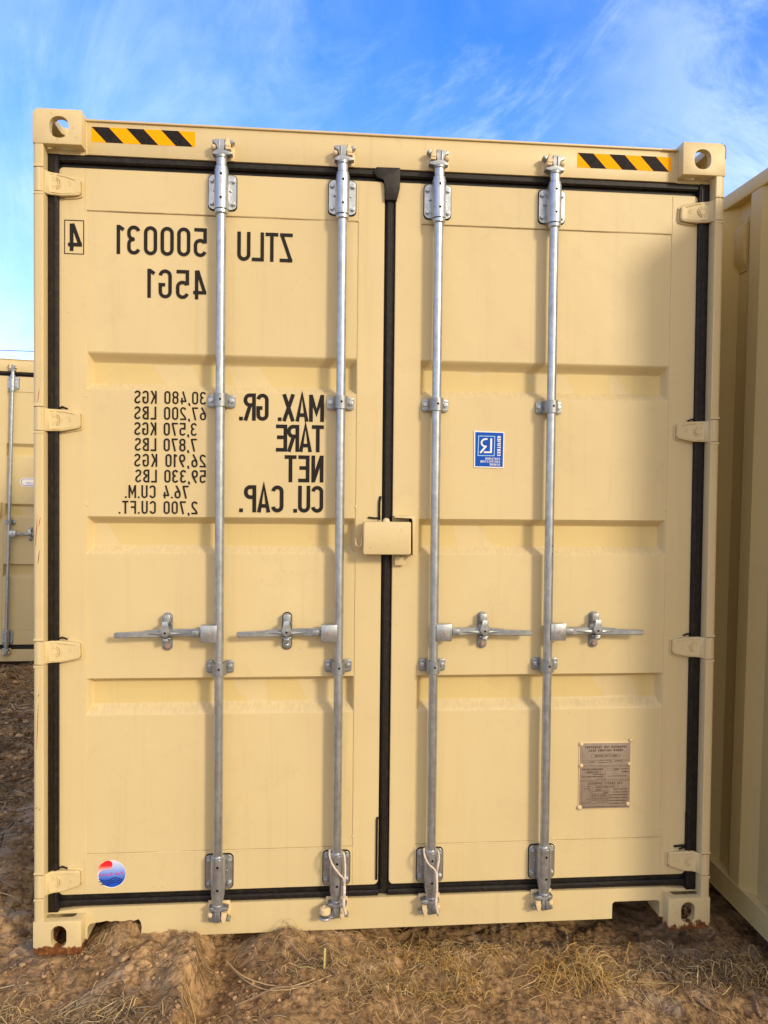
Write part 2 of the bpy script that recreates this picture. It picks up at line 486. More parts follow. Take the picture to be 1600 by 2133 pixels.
# ------------------------------------------------------------------ stroke lettering
def arc(cx, cy, rx, ry, a0, a1, n=9):
    return [(cx + rx*math.cos(math.radians(a0 + (a1-a0)*i/n)), cy + ry*math.sin(math.radians(a0 + (a1-a0)*i/n))) for i in range(n + 1)]

def glyph(ch, s, w0=0.42, big=False):
    wd = {'1': 0.24, 'I': s, '.': s, ',': s*1.1, 'M': w0*1.22, 'A': w0*1.08, 'X': w0*1.05, 'V': w0*1.05, 'W': w0*1.4, 'T': w0*0.98, ' ': 0.30, '-': 0.3, '/': 0.3,
          'J': w0*0.8, 'n': w0*0.85, 'a': w0*0.85, 'e': w0*0.85, 'c': w0*0.85, 'L': w0*0.92, 'E': w0*0.92, 'F': w0*0.92, 'Z': w0*1.0}
    w = wd.get(ch, w0)
    h = s / 2; L = h; R = w - h; B = h; T = 1 - h; c = w / 2; r = (R - L) / 2; x = 0.62
    S = []
    if ch in '0OQD' and ch != 'D': S = [arc(c, T-r, r, r, 0, 180) + arc(c, B+r, r, r, 180, 360) + [(R, T-r)]]
    elif ch == 'D': S = [[(L, T), (c, T)] + arc(R-r, T-r, r, r, 80, 0) + arc(R-r, B+r, r, r, 0, -80) + [(c, B), (L, B)], [(L, 0), (L, 1)]]
    elif ch == '1': S = [[(R, 0), (R, 1)], [(R-0.01, 0.955), (0.0, 0.84)]]
    elif ch == '2': S = [arc(c, T-r, r, r, 170, 0) + [(R, 0.70), (R-0.02, 0.58), (L+0.04, 0.22), (L, B+0.02)], [(0.0, B), (w, B)]]
    elif ch == '3': S = [arc(c, T-r, r, r, 165, 0) + [(R, 0.53+r)] + arc(c, 0.53+r, r, r, 0, -85, 6), [(c-0.03, 0.531)] + arc(c, 0.53-r, r, r, 85, 0, 6) + [(R, B+r)] + arc(c, B+r, r, r, 0, -165)]
    elif ch == '4' and big: S = [[(w*0.74-0.03, 1), (L+0.01, 0.27)], [(0, 0.235), (w, 0.235)], [(w*0.74, 1), (w*0.74, 0)]]
    elif ch == '4': S = [[(w*0.60, 1), (L+0.01, 0.27)], [(0, 0.235), (w, 0.235)], [(w*0.74, 0.5), (w*0.74, 0)]]
    elif ch == '5': S = [[(w-0.02, T), (L+0.0, T)], [(L, 1), (L, 0.48)], arc(c, 0.63-h-r, r, r, 150, 0) + [(R, B+r)] + arc(c, B+r, r, r, 0, -165)]
    elif ch == '6': S = [arc(c, 0.60-h-r, r, r, 0, 180) + arc(c, B+r, r, r, 180, 360) + [(R, 0.60-h-r)], [(L, 0.36), (L+0.03, 0.50), (R-0.06, 1)]]
    elif ch == '9': S = [arc(c, T-r, r, r, 0, 180) + arc(c, 0.40+h+r, r, r, 180, 360) + [(R, T-r)], [(R, 0.64), (R-0.03, 0.50), (L+0.06, 0)]]
    elif ch == '7': S = [[(0, T), (w-0.015, T)], [(R, T-0.02), (c-0.04, 0)]]
    elif ch == '8': S = [arc(c, T-r, r, r, 0, 180) + arc(c, 0.53+r, r, r, 180, 360) + [(R, T-r)], arc(c, 0.53-r, r, r, 0, 180) + arc(c, B+r, r, r, 180, 360) + [(R, 0.53-r)]]
    elif ch == 'A': S = [[(L, 0), (c, 1), (R, 0)], [(L+0.06, 0.24), (R-0.06, 0.24)]]
    elif ch == 'B': S = [[(L, 0), (L, 1)], [(L, T), (c, T)] + arc(R-r, T-r, r*0.95, r, 80, -80) + [(c, 0.53), (L, 0.53)], [(c, 0.53)] + arc(R-r, B+r, r, r*1.05, 80, -80) + [(c, B), (L, B)]]
    elif ch == 'C': S = [arc(c, T-r, r, r, 5, 180) + arc(c, B+r, r, r, 180, 355)]
    elif ch == 'E': S = [[(L, 0), (L, 1)], [(L, T), (w, T)], [(L, 0.53), (w-0.04, 0.53)], [(L, B), (w, B)]]
    elif ch == 'F': S = [[(L, 0), (L, 1)], [(L, T), (w, T)], [(L, 0.51), (w-0.04, 0.51)]]
    elif ch == 'G': S = [arc(c, T-r, r, r, 5, 180) + arc(c, B+r, r, r, 180, 360) + [(R, 0.47)], [(w, 0.47), (c, 0.47)]]
    elif ch == 'H': S = [[(L, 0), (L, 1)], [(R, 0), (R, 1)], [(L, 0.53), (R, 0.53)]]
    elif ch == 'I': S = [[(c, 0), (c, 1)]]
    elif ch == 'K': S = [[(L, 0), (L, 1)], [(R, 1), (L+0.02, 0.40)], [(L+0.13, 0.52), (R, 0)]]
    elif ch == 'L': S = [[(L, 0), (L, 1)], [(L, B), (w, B)]]
    elif ch == 'M': S = [[(L, 0), (L, 1)], [(R, 0), (R, 1)], [(L, 0.97), (c, 0.33), (R, 0.97)]]
    elif ch == 'N': S = [[(L, 0), (L, 1)], [(R, 0), (R, 1)], [(L, 0.98), (R, 0.02)]]
    elif ch == 'P': S = [[(L, 0), (L, 1)], [(L, T), (c, T)] + arc(R-r, T-r*1.2, r, r*1.2, 80, -80) + [(c, T-2.4*r), (L, T-2.4*r)]]
    elif ch == 'R': S = [[(L, 0), (L, 1)], [(L, T), (c, T)] + arc(R-r, T-r*1.15, r, r*1.15, 80, -80) + [(c, T-2.3*r), (L, T-2.3*r)], [(c-0.02, T-2.3*r), (R, 0)]]
    elif ch == 'S': S = [arc(c, T-r, r, r, 10, 190) + [(L+0.05, 0.60), (R-0.05, 0.40)] + arc(c, B+r, r, r, 10, -170)]
    elif ch == 'T': S = [[(0, T), (w, T)], [(c, 0), (c, 1)]]
    elif ch == 'U': S = [[(L, 1), (L, B+r)] + arc(c, B+r, r, r, 180, 360) + [(R, 1)]]
    elif ch == 'V': S = [[(L, 1), (c, 0), (R, 1)]]
    elif ch == 'W': S = [[(L, 1), (w*0.28, 0), (c, 0.7), (w*0.72, 0), (R, 1)]]
    elif ch == 'X': S = [[(L, 0), (R, 1)], [(L, 1), (R, 0)]]
    elif ch == 'Y': S = [[(L, 1), (c, 0.48), (R, 1)], [(c, 0.5), (c, 0)]]
    elif ch == 'Z': S = [[(0, T), (w-0.01, T)], [(R-0.01, T), (L+0.01, B)], [(0.01, B), (w, B)]]
    elif ch == '.': S = [[(c, 0), (c, s)]]
    elif ch == ',': S = [[(c+0.03, s*0.9), (c-0.03, -s*0.9)]]
    elif ch == '-': S = [[(0, 0.45), (w, 0.45)]]
    elif ch == '/': S = [[(0, 0), (w, 1)]]
    elif ch == 'n': S = [[(L, 0), (L, x)], [(L, x-h-0.06)] + arc(c, x-h-r, r, r, 150, 0) + [(R, 0)]]
    elif ch == 'a': S = [arc(c, x-h-r, r, r, 160, 0) + [(R, 0)], arc(c, B+r*0.7, r, r*0.75, 0, 360, 14)]
    elif ch == 'e': S = [[(L, 0.32), (R, 0.32)] + arc(c, x-h-r, r, r, 0, 180) + arc(c, B+r, r, r, 180, 330)]
    elif ch == 'c': S = [arc(c, x-h-r, r, r, 30, 180) + arc(c, B+r, r, r, 180, 330)]
    return w, S

def ribbon(pts, s):
    n = len(pts); out = []
    P = [Vector(p) for p in pts]
    cl = (P[0] - P[-1]).length < 1e-6
    for i in range(n):
        if cl:
            a = P[i-1] if i > 0 else P[-2]; b = P[i+1] if i < n-1 else P[1]
        else:
            a = P[max(i-1, 0)]; b = P[min(i+1, n-1)]
        d1 = (P[i]-a); d2 = (b-P[i])
        d1 = d1.normalized() if d1.length > 1e-9 else d2.normalized()
        d2 = d2.normalized() if d2.length > 1e-9 else d1
        t = (d1 + d2); t = t.normalized() if t.length > 1e-6 else d1
        nn = Vector((-t.y, t.x)); k = 1.0 / max(0.45, nn.dot(Vector((-d1.y, d1.x))))
        out.append((P[i] + nn*(s/2*k), P[i] - nn*(s/2*k)))
    return out

def put_text(mb, txt, x, z, h, y, k, width=None, s=0.135, w0=0.45, du=(-1, 0), dv=(0, 1), gap=0.13):
    """reading direction du and letter up dv are XZ vectors; the photograph is mirrored, so du is normally -X"""
    ws = [glyph(c, s, w0)[0] for c in txt]
    tot = sum(ws) * h
    g = gap * h
    if width is not None and len(txt) > 1: g = (width - tot) / (len(txt) - 1)
    u = 0.0; q = 0
    for c, w in zip(txt, ws):
        _, S = glyph(c, s, w0, h > 0.09)
        for st in S:
            pr = ribbon(st, s); yy = y - 0.00006 * (q % 5); q += 1
            vs = []; fs = []
            for a, b in pr:
                for p in (a, b):
                    U = u + p.x * h; V = p.y * h
                    vs.append((x + du[0]*U + dv[0]*V, yy, z + du[1]*U + dv[1]*V))
            for i in range(len(pr) - 1): fs.append((2*i, 2*i+1, 2*i+3, 2*i+2))
            mb.add(vs, fs, k)
        u += w * h + g
    return u - g

def rect_line(mb, x0, x1, z0, z1, t, y, k):
    mb.box((x0, y, z0), (x1, y+0.0003, z0+t), k); mb.box((x0, y, z1-t), (x1, y+0.0003, z1), k)
    mb.box((x0, y, z0+t), (x0+t, y+0.0003, z1-t), k); mb.box((x1-t, y, z0+t), (x1, y+0.0003, z1-t), k)

# ------------------------------------------------------------------ numpy noise for the ground
RNG = np.random.RandomState(11)
TAB = RNG.rand(256, 256)
def vnoise(x, y, ox=0, oy=0):
    x = np.asarray(x, float) + 1000.37 + ox; y = np.asarray(y, float) + 1000.91 + oy
    xi = np.floor(x).astype(int); yi = np.floor(y).astype(int); fx = x-xi; fy = y-yi
    fx = fx*fx*fx*(fx*(fx*6-15)+10); fy = fy*fy*fy*(fy*(fy*6-15)+10)
    a = TAB[xi % 256, yi % 256]; b = TAB[(xi+1) % 256, yi % 256]; c = TAB[xi % 256, (yi+1) % 256]; d = TAB[(xi+1) % 256, (yi+1) % 256]
    return (a*(1-fx)+b*fx)*(1-fy) + (c*(1-fx)+d*fx)*fy
def fbm(x, y, sc, oct=4, g=0.5, ox=0):
    s = 0; a = 1; t = 0
    c, sn = math.cos(0.6), math.sin(0.6)
    for i in range(oct):
        s = s + a*(vnoise(x*sc, y*sc, ox + i*17.3, i*9.1)-0.5); t += a; a *= g; sc *= 2.03
        x, y = x*c - y*sn, x*sn + y*c
    return s / t * 2
def billow(x, y, sc, oct=3, ox=0):
    s = 0; a = 1; t = 0
    for i in range(oct):
        s = s + a*np.abs(2*vnoise(x*sc, y*sc, ox + i*31.7, i*5.3)-1); t += a; a *= 0.55; sc *= 2.1
    return s / t

PX = [-40, -6, -3.2, -2.4, -1.7, -1.30, -1.06, -0.98, -0.86, -0.70, -0.645, -0.60, -0.53, -0.46, -0.36, -0.22, -0.08, 0.05, 0.3, 0.6, 0.85, 1.05, 1.25, 1.42, 1.8, 3, 8, 40]
PZ = [-0.10, -0.08, -0.06, -0.03, 0.00, -0.015, -0.004, 0.014, 0.032, 0.046, 0.040, -0.035, -0.035, -0.004, 0.018, 0.006, -0.02, -0.045, -0.06, -0.06, -0.07, -0.085, -0.10, -0.14, -0.16, -0.15, -0.1, -0.1]
def ght(x, y):
    x = np.asarray(x, float); y = np.asarray(y, float)
    wob = 0.05*fbm(x, y, 3.0, 2, ox=50)
    z = np.interp(x + wob*np.exp(-(y/0.6)**2), PX, PZ)
    far = np.clip((np.abs(y) - 0.6)/2.0, 0, 1)
    z = z*(1-0.5*far) - 0.05*0.5*far
    # gentle fall of the soil away from the sill towards the camera
    z = z - 0.05*np.clip(-y, 0, 0.6)*np.clip((x+1.3)*4, 0, 1)*np.clip((1.2-x)*3, 0, 1)*0.5
    # a clod ridge running towards the camera under the first rod
    rx = -0.655 + 0.03*np.clip(-y, 0, 1) + 0.012*np.sin(y*31)
    dx = x-rx
    prof = np.where(dx > 0, np.exp(-(dx/0.011)**2), np.exp(-(dx/0.075)**2))
    rid = prof*np.clip((0.015-y)/0.03, 0, 1)*np.clip((0.55+y)/0.3, 0, 1)
    z = z + 0.048*rid*(0.75 + 0.5*fbm(x, y, 9, 2, ox=80))
    # mound in front of the second bay
    z = z + 0.028*np.exp(-((x+0.37)/0.12)**2 - ((y+0.0)/0.07)**2) + 0.045*np.exp(-((x+0.94)/0.09)**2 - ((y-0.11)/0.07)**2)
    # trough between the two boxes on the right
    z = z + 0.05*fbm(x, y, 1.3, 2, ox=5)*np.clip(np.abs(y+0.0)*1.4, 0.1, 1)
    z = z - 0.035*np.clip((y-0.02)*12, 0, 1)*np.clip((x+0.15)*5, 0, 1)*np.clip((1.3-x)*5, 0, 1)
    # far left banks
    L = np.clip((-1.25-x)*4, 0, 1)*np.clip((y-0.05)*2.5, 0, 1)
    z = z + L*(0.10*fbm(x, y, 1.7, 3, ox=21) + 0.03*billow(x, y, 4, 3, 4)) 
    dmp = np.exp(-((x+1.14)/0.12)**2 - ((y-0.05)/0.12)**2)      # castings press the soil flat
    dm = 1 - 0.8*dmp
    z = z + dm*(0.012*fbm(x, y, 11, 3, ox=31) + 0.026*(0.5-billow(x, y, 8.5, 2, 9))*(0.4+1.0*vnoise(x*4, y*4)) + 0.014*(0.5-billow(x, y, 21, 3, 19))*(0.5+0.8*vnoise(x*6, y*6)) + 0.0065*fbm(x, y, 60, 3, ox=61) + 0.0075*(0.55-billow(x, y, 38, 2, 77))*(vnoise(x*6+3, y*6) > 0.35))
    # track lug marks lower right
    a = x*0.62 + y*0.78
    trk = np.clip((x-0.72)*5, 0, 1)*np.clip((1.55-x)*4, 0, 1)*np.clip((-0.20-y)*9, 0, 1)
    z = z + trk*0.008*np.tanh(3*np.sin(a*2*PI/0.085))
    z = z - 0.01*np.clip(np.abs(y)-30, 0, 1)
    return z

def spaced(segs):
    out = []
    for a, b, st in segs:
        n = max(1, int(round((b-a)/st))); out += [a + (b-a)*i/n for i in range(n)]
    out.append(segs[-1][1]); return np.array(out)
gx = spaced([(-900, -60, 120), (-60, -12, 6), (-12, -4, 0.5), (-4, -2.2, 0.03), (-2.2, -1.4, 0.015), (-1.4, 1.75, 0.005), (1.75, 2.4, 0.05), (2.4, 8, 0.5), (8, 60, 6), (60, 900, 120)])
gy = spaced([(-900, -60, 120), (-60, -8, 5), (-8, -2, 0.5), (-2, -0.62, 0.08), (-0.62, 0.24, 0.005), (0.24, 1.6, 0.02), (1.6, 6, 0.035), (6, 14, 0.5), (14, 60, 5), (60, 900, 120)])
GX, GY = np.meshgrid(gx, gy)
GZ = ght(GX, GY)
nx, ny = len(gx), len(gy)
co = np.stack([GX, GY, GZ], -1).reshape(-1, 3)
ii = np.arange(nx*ny).reshape(ny, nx)
fq = np.stack([ii[:-1, :-1], ii[:-1, 1:], ii[1:, 1:], ii[1:, :-1]], -1).reshape(-1, 4)
def np_mesh(name, co, fq, mk, smooth=True, tone=None):
    me = bpy.data.meshes.new(name)
    n = fq.shape[1]
    me.vertices.add(len(co)); me.vertices.foreach_set('co', co.astype(np.float32).ravel())
    me.loops.add(fq.size); me.loops.foreach_set('vertex_index', fq.astype(np.int32).ravel())
    me.polygons.add(len(fq)); me.polygons.foreach_set('loop_start', (np.arange(len(fq))*n).astype(np.int32))
    me.polygons.foreach_set('use_smooth', np.full(len(fq), smooth))
    me.update(calc_edges=True)
    me.materials.append(M[mk])
    if tone is not None:
        a = me.color_attributes.new('tone', 'FLOAT_COLOR', 'POINT')
        a.data.foreach_set('color', tone.astype(np.float32).ravel())
    me.validate()
    o = bpy.data.objects.new(name, me); COL.objects.link(o); return o
ground = np_mesh('ground', co, fq, 'soil')
tag(ground, 'dry brown trampled soil under the containers', 'ground', kind='structure')

# ------------------------------------------------------------------ container parts
FR = 0.048      # plane of header and sill
DR = 0.058      # plane of the door frames
PN = 0.0605     # plane of the door sheets
Hh = 2.896; HW = 1.219; LEN = 12.192

def boolean(base, cutters):
    for c in cutters:
        md = base.modifiers.new('b', 'BOOLEAN'); md.operation = 'DIFFERENCE'; md.solver = 'EXACT'; md.object = c
    dg = bpy.context.evaluated_depsgraph_get()
    me = bpy.data.meshes.new_from_object(base.evaluated_get(dg))
    for o in [base] + cutters: bpy.data.objects.remove(o, do_unlink=True)
    return me

def casting_mesh(name, mk, low=False):
    # outer corner at the origin: u = inward, v = depth, w = from the outer end face inward
    b = bmesh.new()
    x1, y1, z1 = 0.162, 0.178, 0.118
    vs = [b.verts.new(p) for p in ((0,0,0),(x1,0,0),(x1,y1,0),(0,y1,0),(0,0,z1),(x1,0,z1),(x1,y1,z1),(0,y1,z1))]
    for f in ((0,3,2,1),(4,5,6,7),(0,1,5,4),(1,2,6,5),(2,3,7,6),(3,0,4,7)): b.faces.new([vs[i] for i in f])
    e = [e for e in b.edges if all(abs(v.co.x) < 1e-6 and abs(v.co.z) < 1e-6 for v in e.verts)]
    bmesh.ops.bevel(b, geom=e, offset=0.022, segments=6, affect='EDGES', profile=0.5)
    e = [e for e in b.edges if e.calc_face_angle(0) > 0.6]
    bmesh.ops.bevel(b, geom=e, offset=0.0035, segments=2, affect='EDGES', profile=0.5)
    me = bpy.data.meshes.new(name); b.to_mesh(me); b.free()
    base = bpy.data.objects.new(name, me); COL.objects.link(base)
    cs = []
    def cut(mb):
        o = mb.build('cut', recalc=True); cs.append(o)
    m = MB(); m.box((0.028, 0.028, 0.026), (0.134, 0.150, 0.160), 'paint', 0.012); cut(m)
    m = MB(); m.prism(rrect(0.060, 0.113, 0.024, 0.103, 0.0262, 7) if low else rrect(0.056, 0.119, 0.025, 0.097, 0.0285, 7), -0.05, 0.05, 'paint'); cut(m)
    m = MB(); m.prism(rrect(0.055, 0.119, 0.027, 0.151, 0.0315, 7), -0.05, 0.06, 'paint', plane='xy'); cut(m)
    m = MB()
    pts = rrect(0.050, 0.129, 0.034, 0.085, 0.025, 7)
    m.prism(pts, -0.05, 0.05, 'paint', mx=Matrix(((0, 1, 0, 0), (1, 0, 0, 0), (0, 0, 1, 0), (0, 0, 0, 1)))); cut(m)
    me2 = boolean(base, cs)
    me2.name = name; me2.materials.clear(); me2.materials.append(M[mk])
    for p in me2.polygons: p.use_smooth = True
    me2.set_sharp_from_angle(angle=math.radians(38))
    return me2
# inner face is left open towards the frame: closed by the post and rail ends
CAST = casting_mesh('corner_casting', 'paint_scuff')
CASTL = casting_mesh('corner_casting_rusty', 'paint_rust_low', True)
CASTR = casting_mesh('corner_casting_patchy', 'paint_rust_patch', True)

def add_casting(root, me, x, y, z, sx, sy, sz, label=None):
    o = bpy.data.objects.new('corner_casting', me); COL.objects.link(o); o.parent = root
    o.location = (x, y, z); o.scale = (sx, sy, sz)
    if label: o['label'] = label
    return o

def post_mesh(root, side):
    mb = MB()
    s = side
    P = [(-1.2190, 0.014), (-1.2165, 0.008), (-1.2120, 0.0045), (-1.2060, 0.003), (-1.1870, 0.003), (-1.1845, 0.0055), (-1.1840, 0.010), (-1.1835, 0.050), (-1.1835, 0.112), (-1.2190, 0.112)]
    if s > 0: P = [(-x, y) for x, y in P][::-1]
    z0, z1 = 0.1175, 2.7785
    mb.prism(P, z0, z1, 'paint', plane='xy')
    # weld steps on the post above and below each knuckle
    for hz in HINGE_Z:
        for d in (0.046, -0.046):
            mb.box((-1.2168 if s < 0 else 1.1840, 0.0018, hz+d-0.0042), (-1.1840 if s < 0 else 1.2168, 0.03, hz+d+0.0042), 'paint', 0.0012)
            dz = -0.0056 if d > 0 else 0.0056
            mb.box((-1.2150 if s < 0 else 1.1845, 0.0026, hz+d+dz-0.0009), (-1.1845 if s < 0 else 1.2150, 0.03, hz+d+dz+0.0009), 'scratchdark')
    if s > 0:      # chipped paint along the rounded casting edge above
        rr = random.Random(2)
        arc_ = [(1.176, 2.8955), (1.197, 2.8955)] + [(1.197+0.0215*math.sin(t), 2.874+0.0215*math.cos(t)) for t in np.linspace(0.2, PI/2, 7)] + [(1.2185, 2.84), (1.2180, 2.80), (1.2165, 2.784)]
        for i in range(len(arc_)-1):
            if rr.random() < 0.8: mb.tube([(arc_[i][0], -0.0002, arc_[i][1]), ((arc_[i][0]+arc_[i+1][0])/2 - 0.0006, 0.0, (arc_[i][1]+arc_[i+1][1])/2 - 0.0006), (arc_[i+1][0], -0.0002, arc_[i+1][1])], rr.uniform(0.0007, 0.0016), 'scratchdark' if i < 5 else 'scratch', 5)
    # scrapes in the paint of the hinge post
    if s < 0:
        rr = random.Random(5)
        for zc_, l, k in ((1.93, 0.05, 'scratch'), (1.50, 0.035, 'scratch'), (1.47, 0.11, 'scratch'), (0.905, 0.012, 'scratchdark'), (0.80, 0.16, 'scratch'), (0.51, 0.008, 'scratchdark'), (0.515, 0.008, 'scratchdark'), (1.38, 0.05, 'scratchdark')):
            x_ = rr.uniform(-1.204, -1.193)
            pts = [(x_ - 0.0010*t + rr.uniform(-0.0006, 0.0006), zc_ + l/2 - l*t/6) for t in range(7)]
            w_ = 0.0014
            mb.prism([(px_-w_*math.sin(PI*(i+0.5)/7), pz_) for i, (px_, pz_) in enumerate(pts)] + [(px_+w_*math.sin(PI*(i+0.5)/7), pz_) for i, (px_, pz_) in reversed(list(enumerate(pts)))], 0.00275, 0.0031, k)
    return mb.build('corner_post', root, 30, True)

HINGE_Z = (2.660, 1.853, 1.050, 0.239)
def hinge(door, side, z, tip):
    """side -1: pin on the left"""
    s = side; mb = MB()
    X = lambda u: s*(1.219 - u)
    # knuckle, wrapped round the pin
    mb.lathe((X(0.0185), 0.0200, z), [(0.0165, -0.0405), (0.0185, -0.0385), (0.0185, 0.0385), (0.0165, 0.0405)], 'paint', 'z', 28)
    c = tip
    out = [(0.012, 0.0405), (0.030, 0.0400), (0.040, 0.0365), (0.075, 0.0360 + c*0.2), (0.118, 0.0300 + c*0.6), (0.136, 0.0270 + c), (0.1445, 0.0210 + c), (0.1460, -0.0180 + c),
           (0.1430, -0.0265 + c), (0.132, -0.0300 + c), (0.085, -0.0390 + c*0.3), (0.046, -0.0395), (0.032, -0.0405), (0.012, -0.0405)]
    pts = [(X(u), z + w) for u, w in out]
    # bent blade: front face runs back from the pin to the door
    n = len(pts)
    def yf(u): return 0.0045 + 0.028*min(1, max(0, (u-0.02)/0.028))**1.5 if u < 0.048 else 0.0325 + 0.010*min(1, max(0, (u-0.048)/0.10))
    b = bmesh.new()
    us = [0.012, 0.022, 0.028, 0.034, 0.040, 0.046, 0.056, 0.070, 0.085, 0.10, 0.118, 0.130, 0.136, 0.141, 0.1445, 0.1460]
    top = [(u, w) for u, w in out[:8]]; bot = [(u, w) for u, w in out[8:]][::-1]
    tu = [p[0] for p in top]; tw = [p[1] for p in top]; bu = [p[0] for p in bot]; bw = [p[1] for p in bot]
    vs = []; fs = []
    for u in us:
        zt = float(np.interp(u, tu, tw)); zb = float(np.interp(u, bu + [0.1460], bw + [-0.018 + c]))
        y = yf(u)
        e = 0.0025
        vs += [(X(u), y+0.012 if u > 0.03 else y+0.010, z+zt), (X(u), y+e, z+zt), (X(u), y, z+zt-e), (X(u), y, z+zb+e), (X(u), y+e, z+zb), (X(u), y+0.012 if u > 0.03 else y+0.010, z+zb)]
    for i in range(len(us)-1):
        for j in range(5): fs.append((i*6+j, i*6+j+1, (i+1)*6+j+1, (i+1)*6+j))
    L = (len(us)-1)*6; fs.append(tuple(L+j for j in range(6)))
    mb.add(vs, fs, 'paint')
    # weld bead round the tip
    wb = [(0.085, 0.037+c*0.3), (0.118, 0.032+c*0.6), (0.138, 0.029+c), (0.148, 0.022+c), (0.1495, -0.018+c), (0.146, -0.029+c), (0.132, -0.033+c), (0.09, -0.041+c*0.3)]
    mb.tube([(X(u), 0.0555, z+w) for u, w in wb], 0.0040, 'paint', 6)
    # thick root between blade and door
    mb.prism([(X(u), z+w*0.93) for u, w in [(0.076, 0.036+c*.2), (0.118, 0.030+c*.6), (0.142, 0.022+c), (0.142, -0.022+c), (0.118, -0.030+c*.6), (0.076, -0.038)]], 0.040, 0.060, 'paint')
    # cast relief: split ring, small disc, long ribs
    for a0, a1 in ((105, 255), (-75, 75)):
        for rr in (0.0120, 0.0190):
            mb.tube([(X(0.064 + 0.0)+rr*math.cos(math.radians(a)), yf(0.064)-0.0002, z + 0.0005 + rr*math.sin(math.radians(a))) for a in np.linspace(a0, a1, 12)], 0.0024, 'paint', 6)
    mb.tube([(X(0.108)+0.0075*math.cos(a), yf(0.108), z+0.0015+0.0075*math.sin(a)) for a in np.linspace(0, 2*PI, 17)], 0.0010, 'paint', 5)
    mb.tube([(X(0.108)-0.003, yf(0.108), z+0.004), (X(0.108)+0.002, yf(0.108), z+0.0015), (X(0.108)-0.002, yf(0.108), z-0.002)], 0.0008, 'paint', 5)
    mb.tube([(X(0.046), yf(0.046)-0.0002, z+0.029), (X(0.058), yf(0.058)-0.0002, z+0.029)], 0.0016, 'paint', 6)
    mb.tube([(X(0.072), yf(0.072)-0.0002, z+0.029+c*.2), (X(0.095), yf(0.095)-0.0002, z+0.0275+c*.4), (X(0.128), yf(0.128), z+0.0215+c)], 0.0026, 'paint', 6)
    mb.tube([(X(0.046), yf(0.046)-0.0002, z-0.032), (X(0.085), yf(0.085)-0.0002, z-0.0315+c*.3), (X(0.128), yf(0.128), z-0.0225+c)], 0.0014, 'paint', 6)
    # dark grease at the knuckle joints
    mb.cyl((X(0.0185), 0.0200, z-0.0412), (X(0.0185), 0.0200, z-0.0405), 0.0175, 'void', n=20)
    mb.cyl((X(0.0185), 0.0200, z+0.0405), (X(0.0185), 0.0200, z+0.0412), 0.0175, 'void', n=20)
    return mb.build('hinge', door, 32, True)

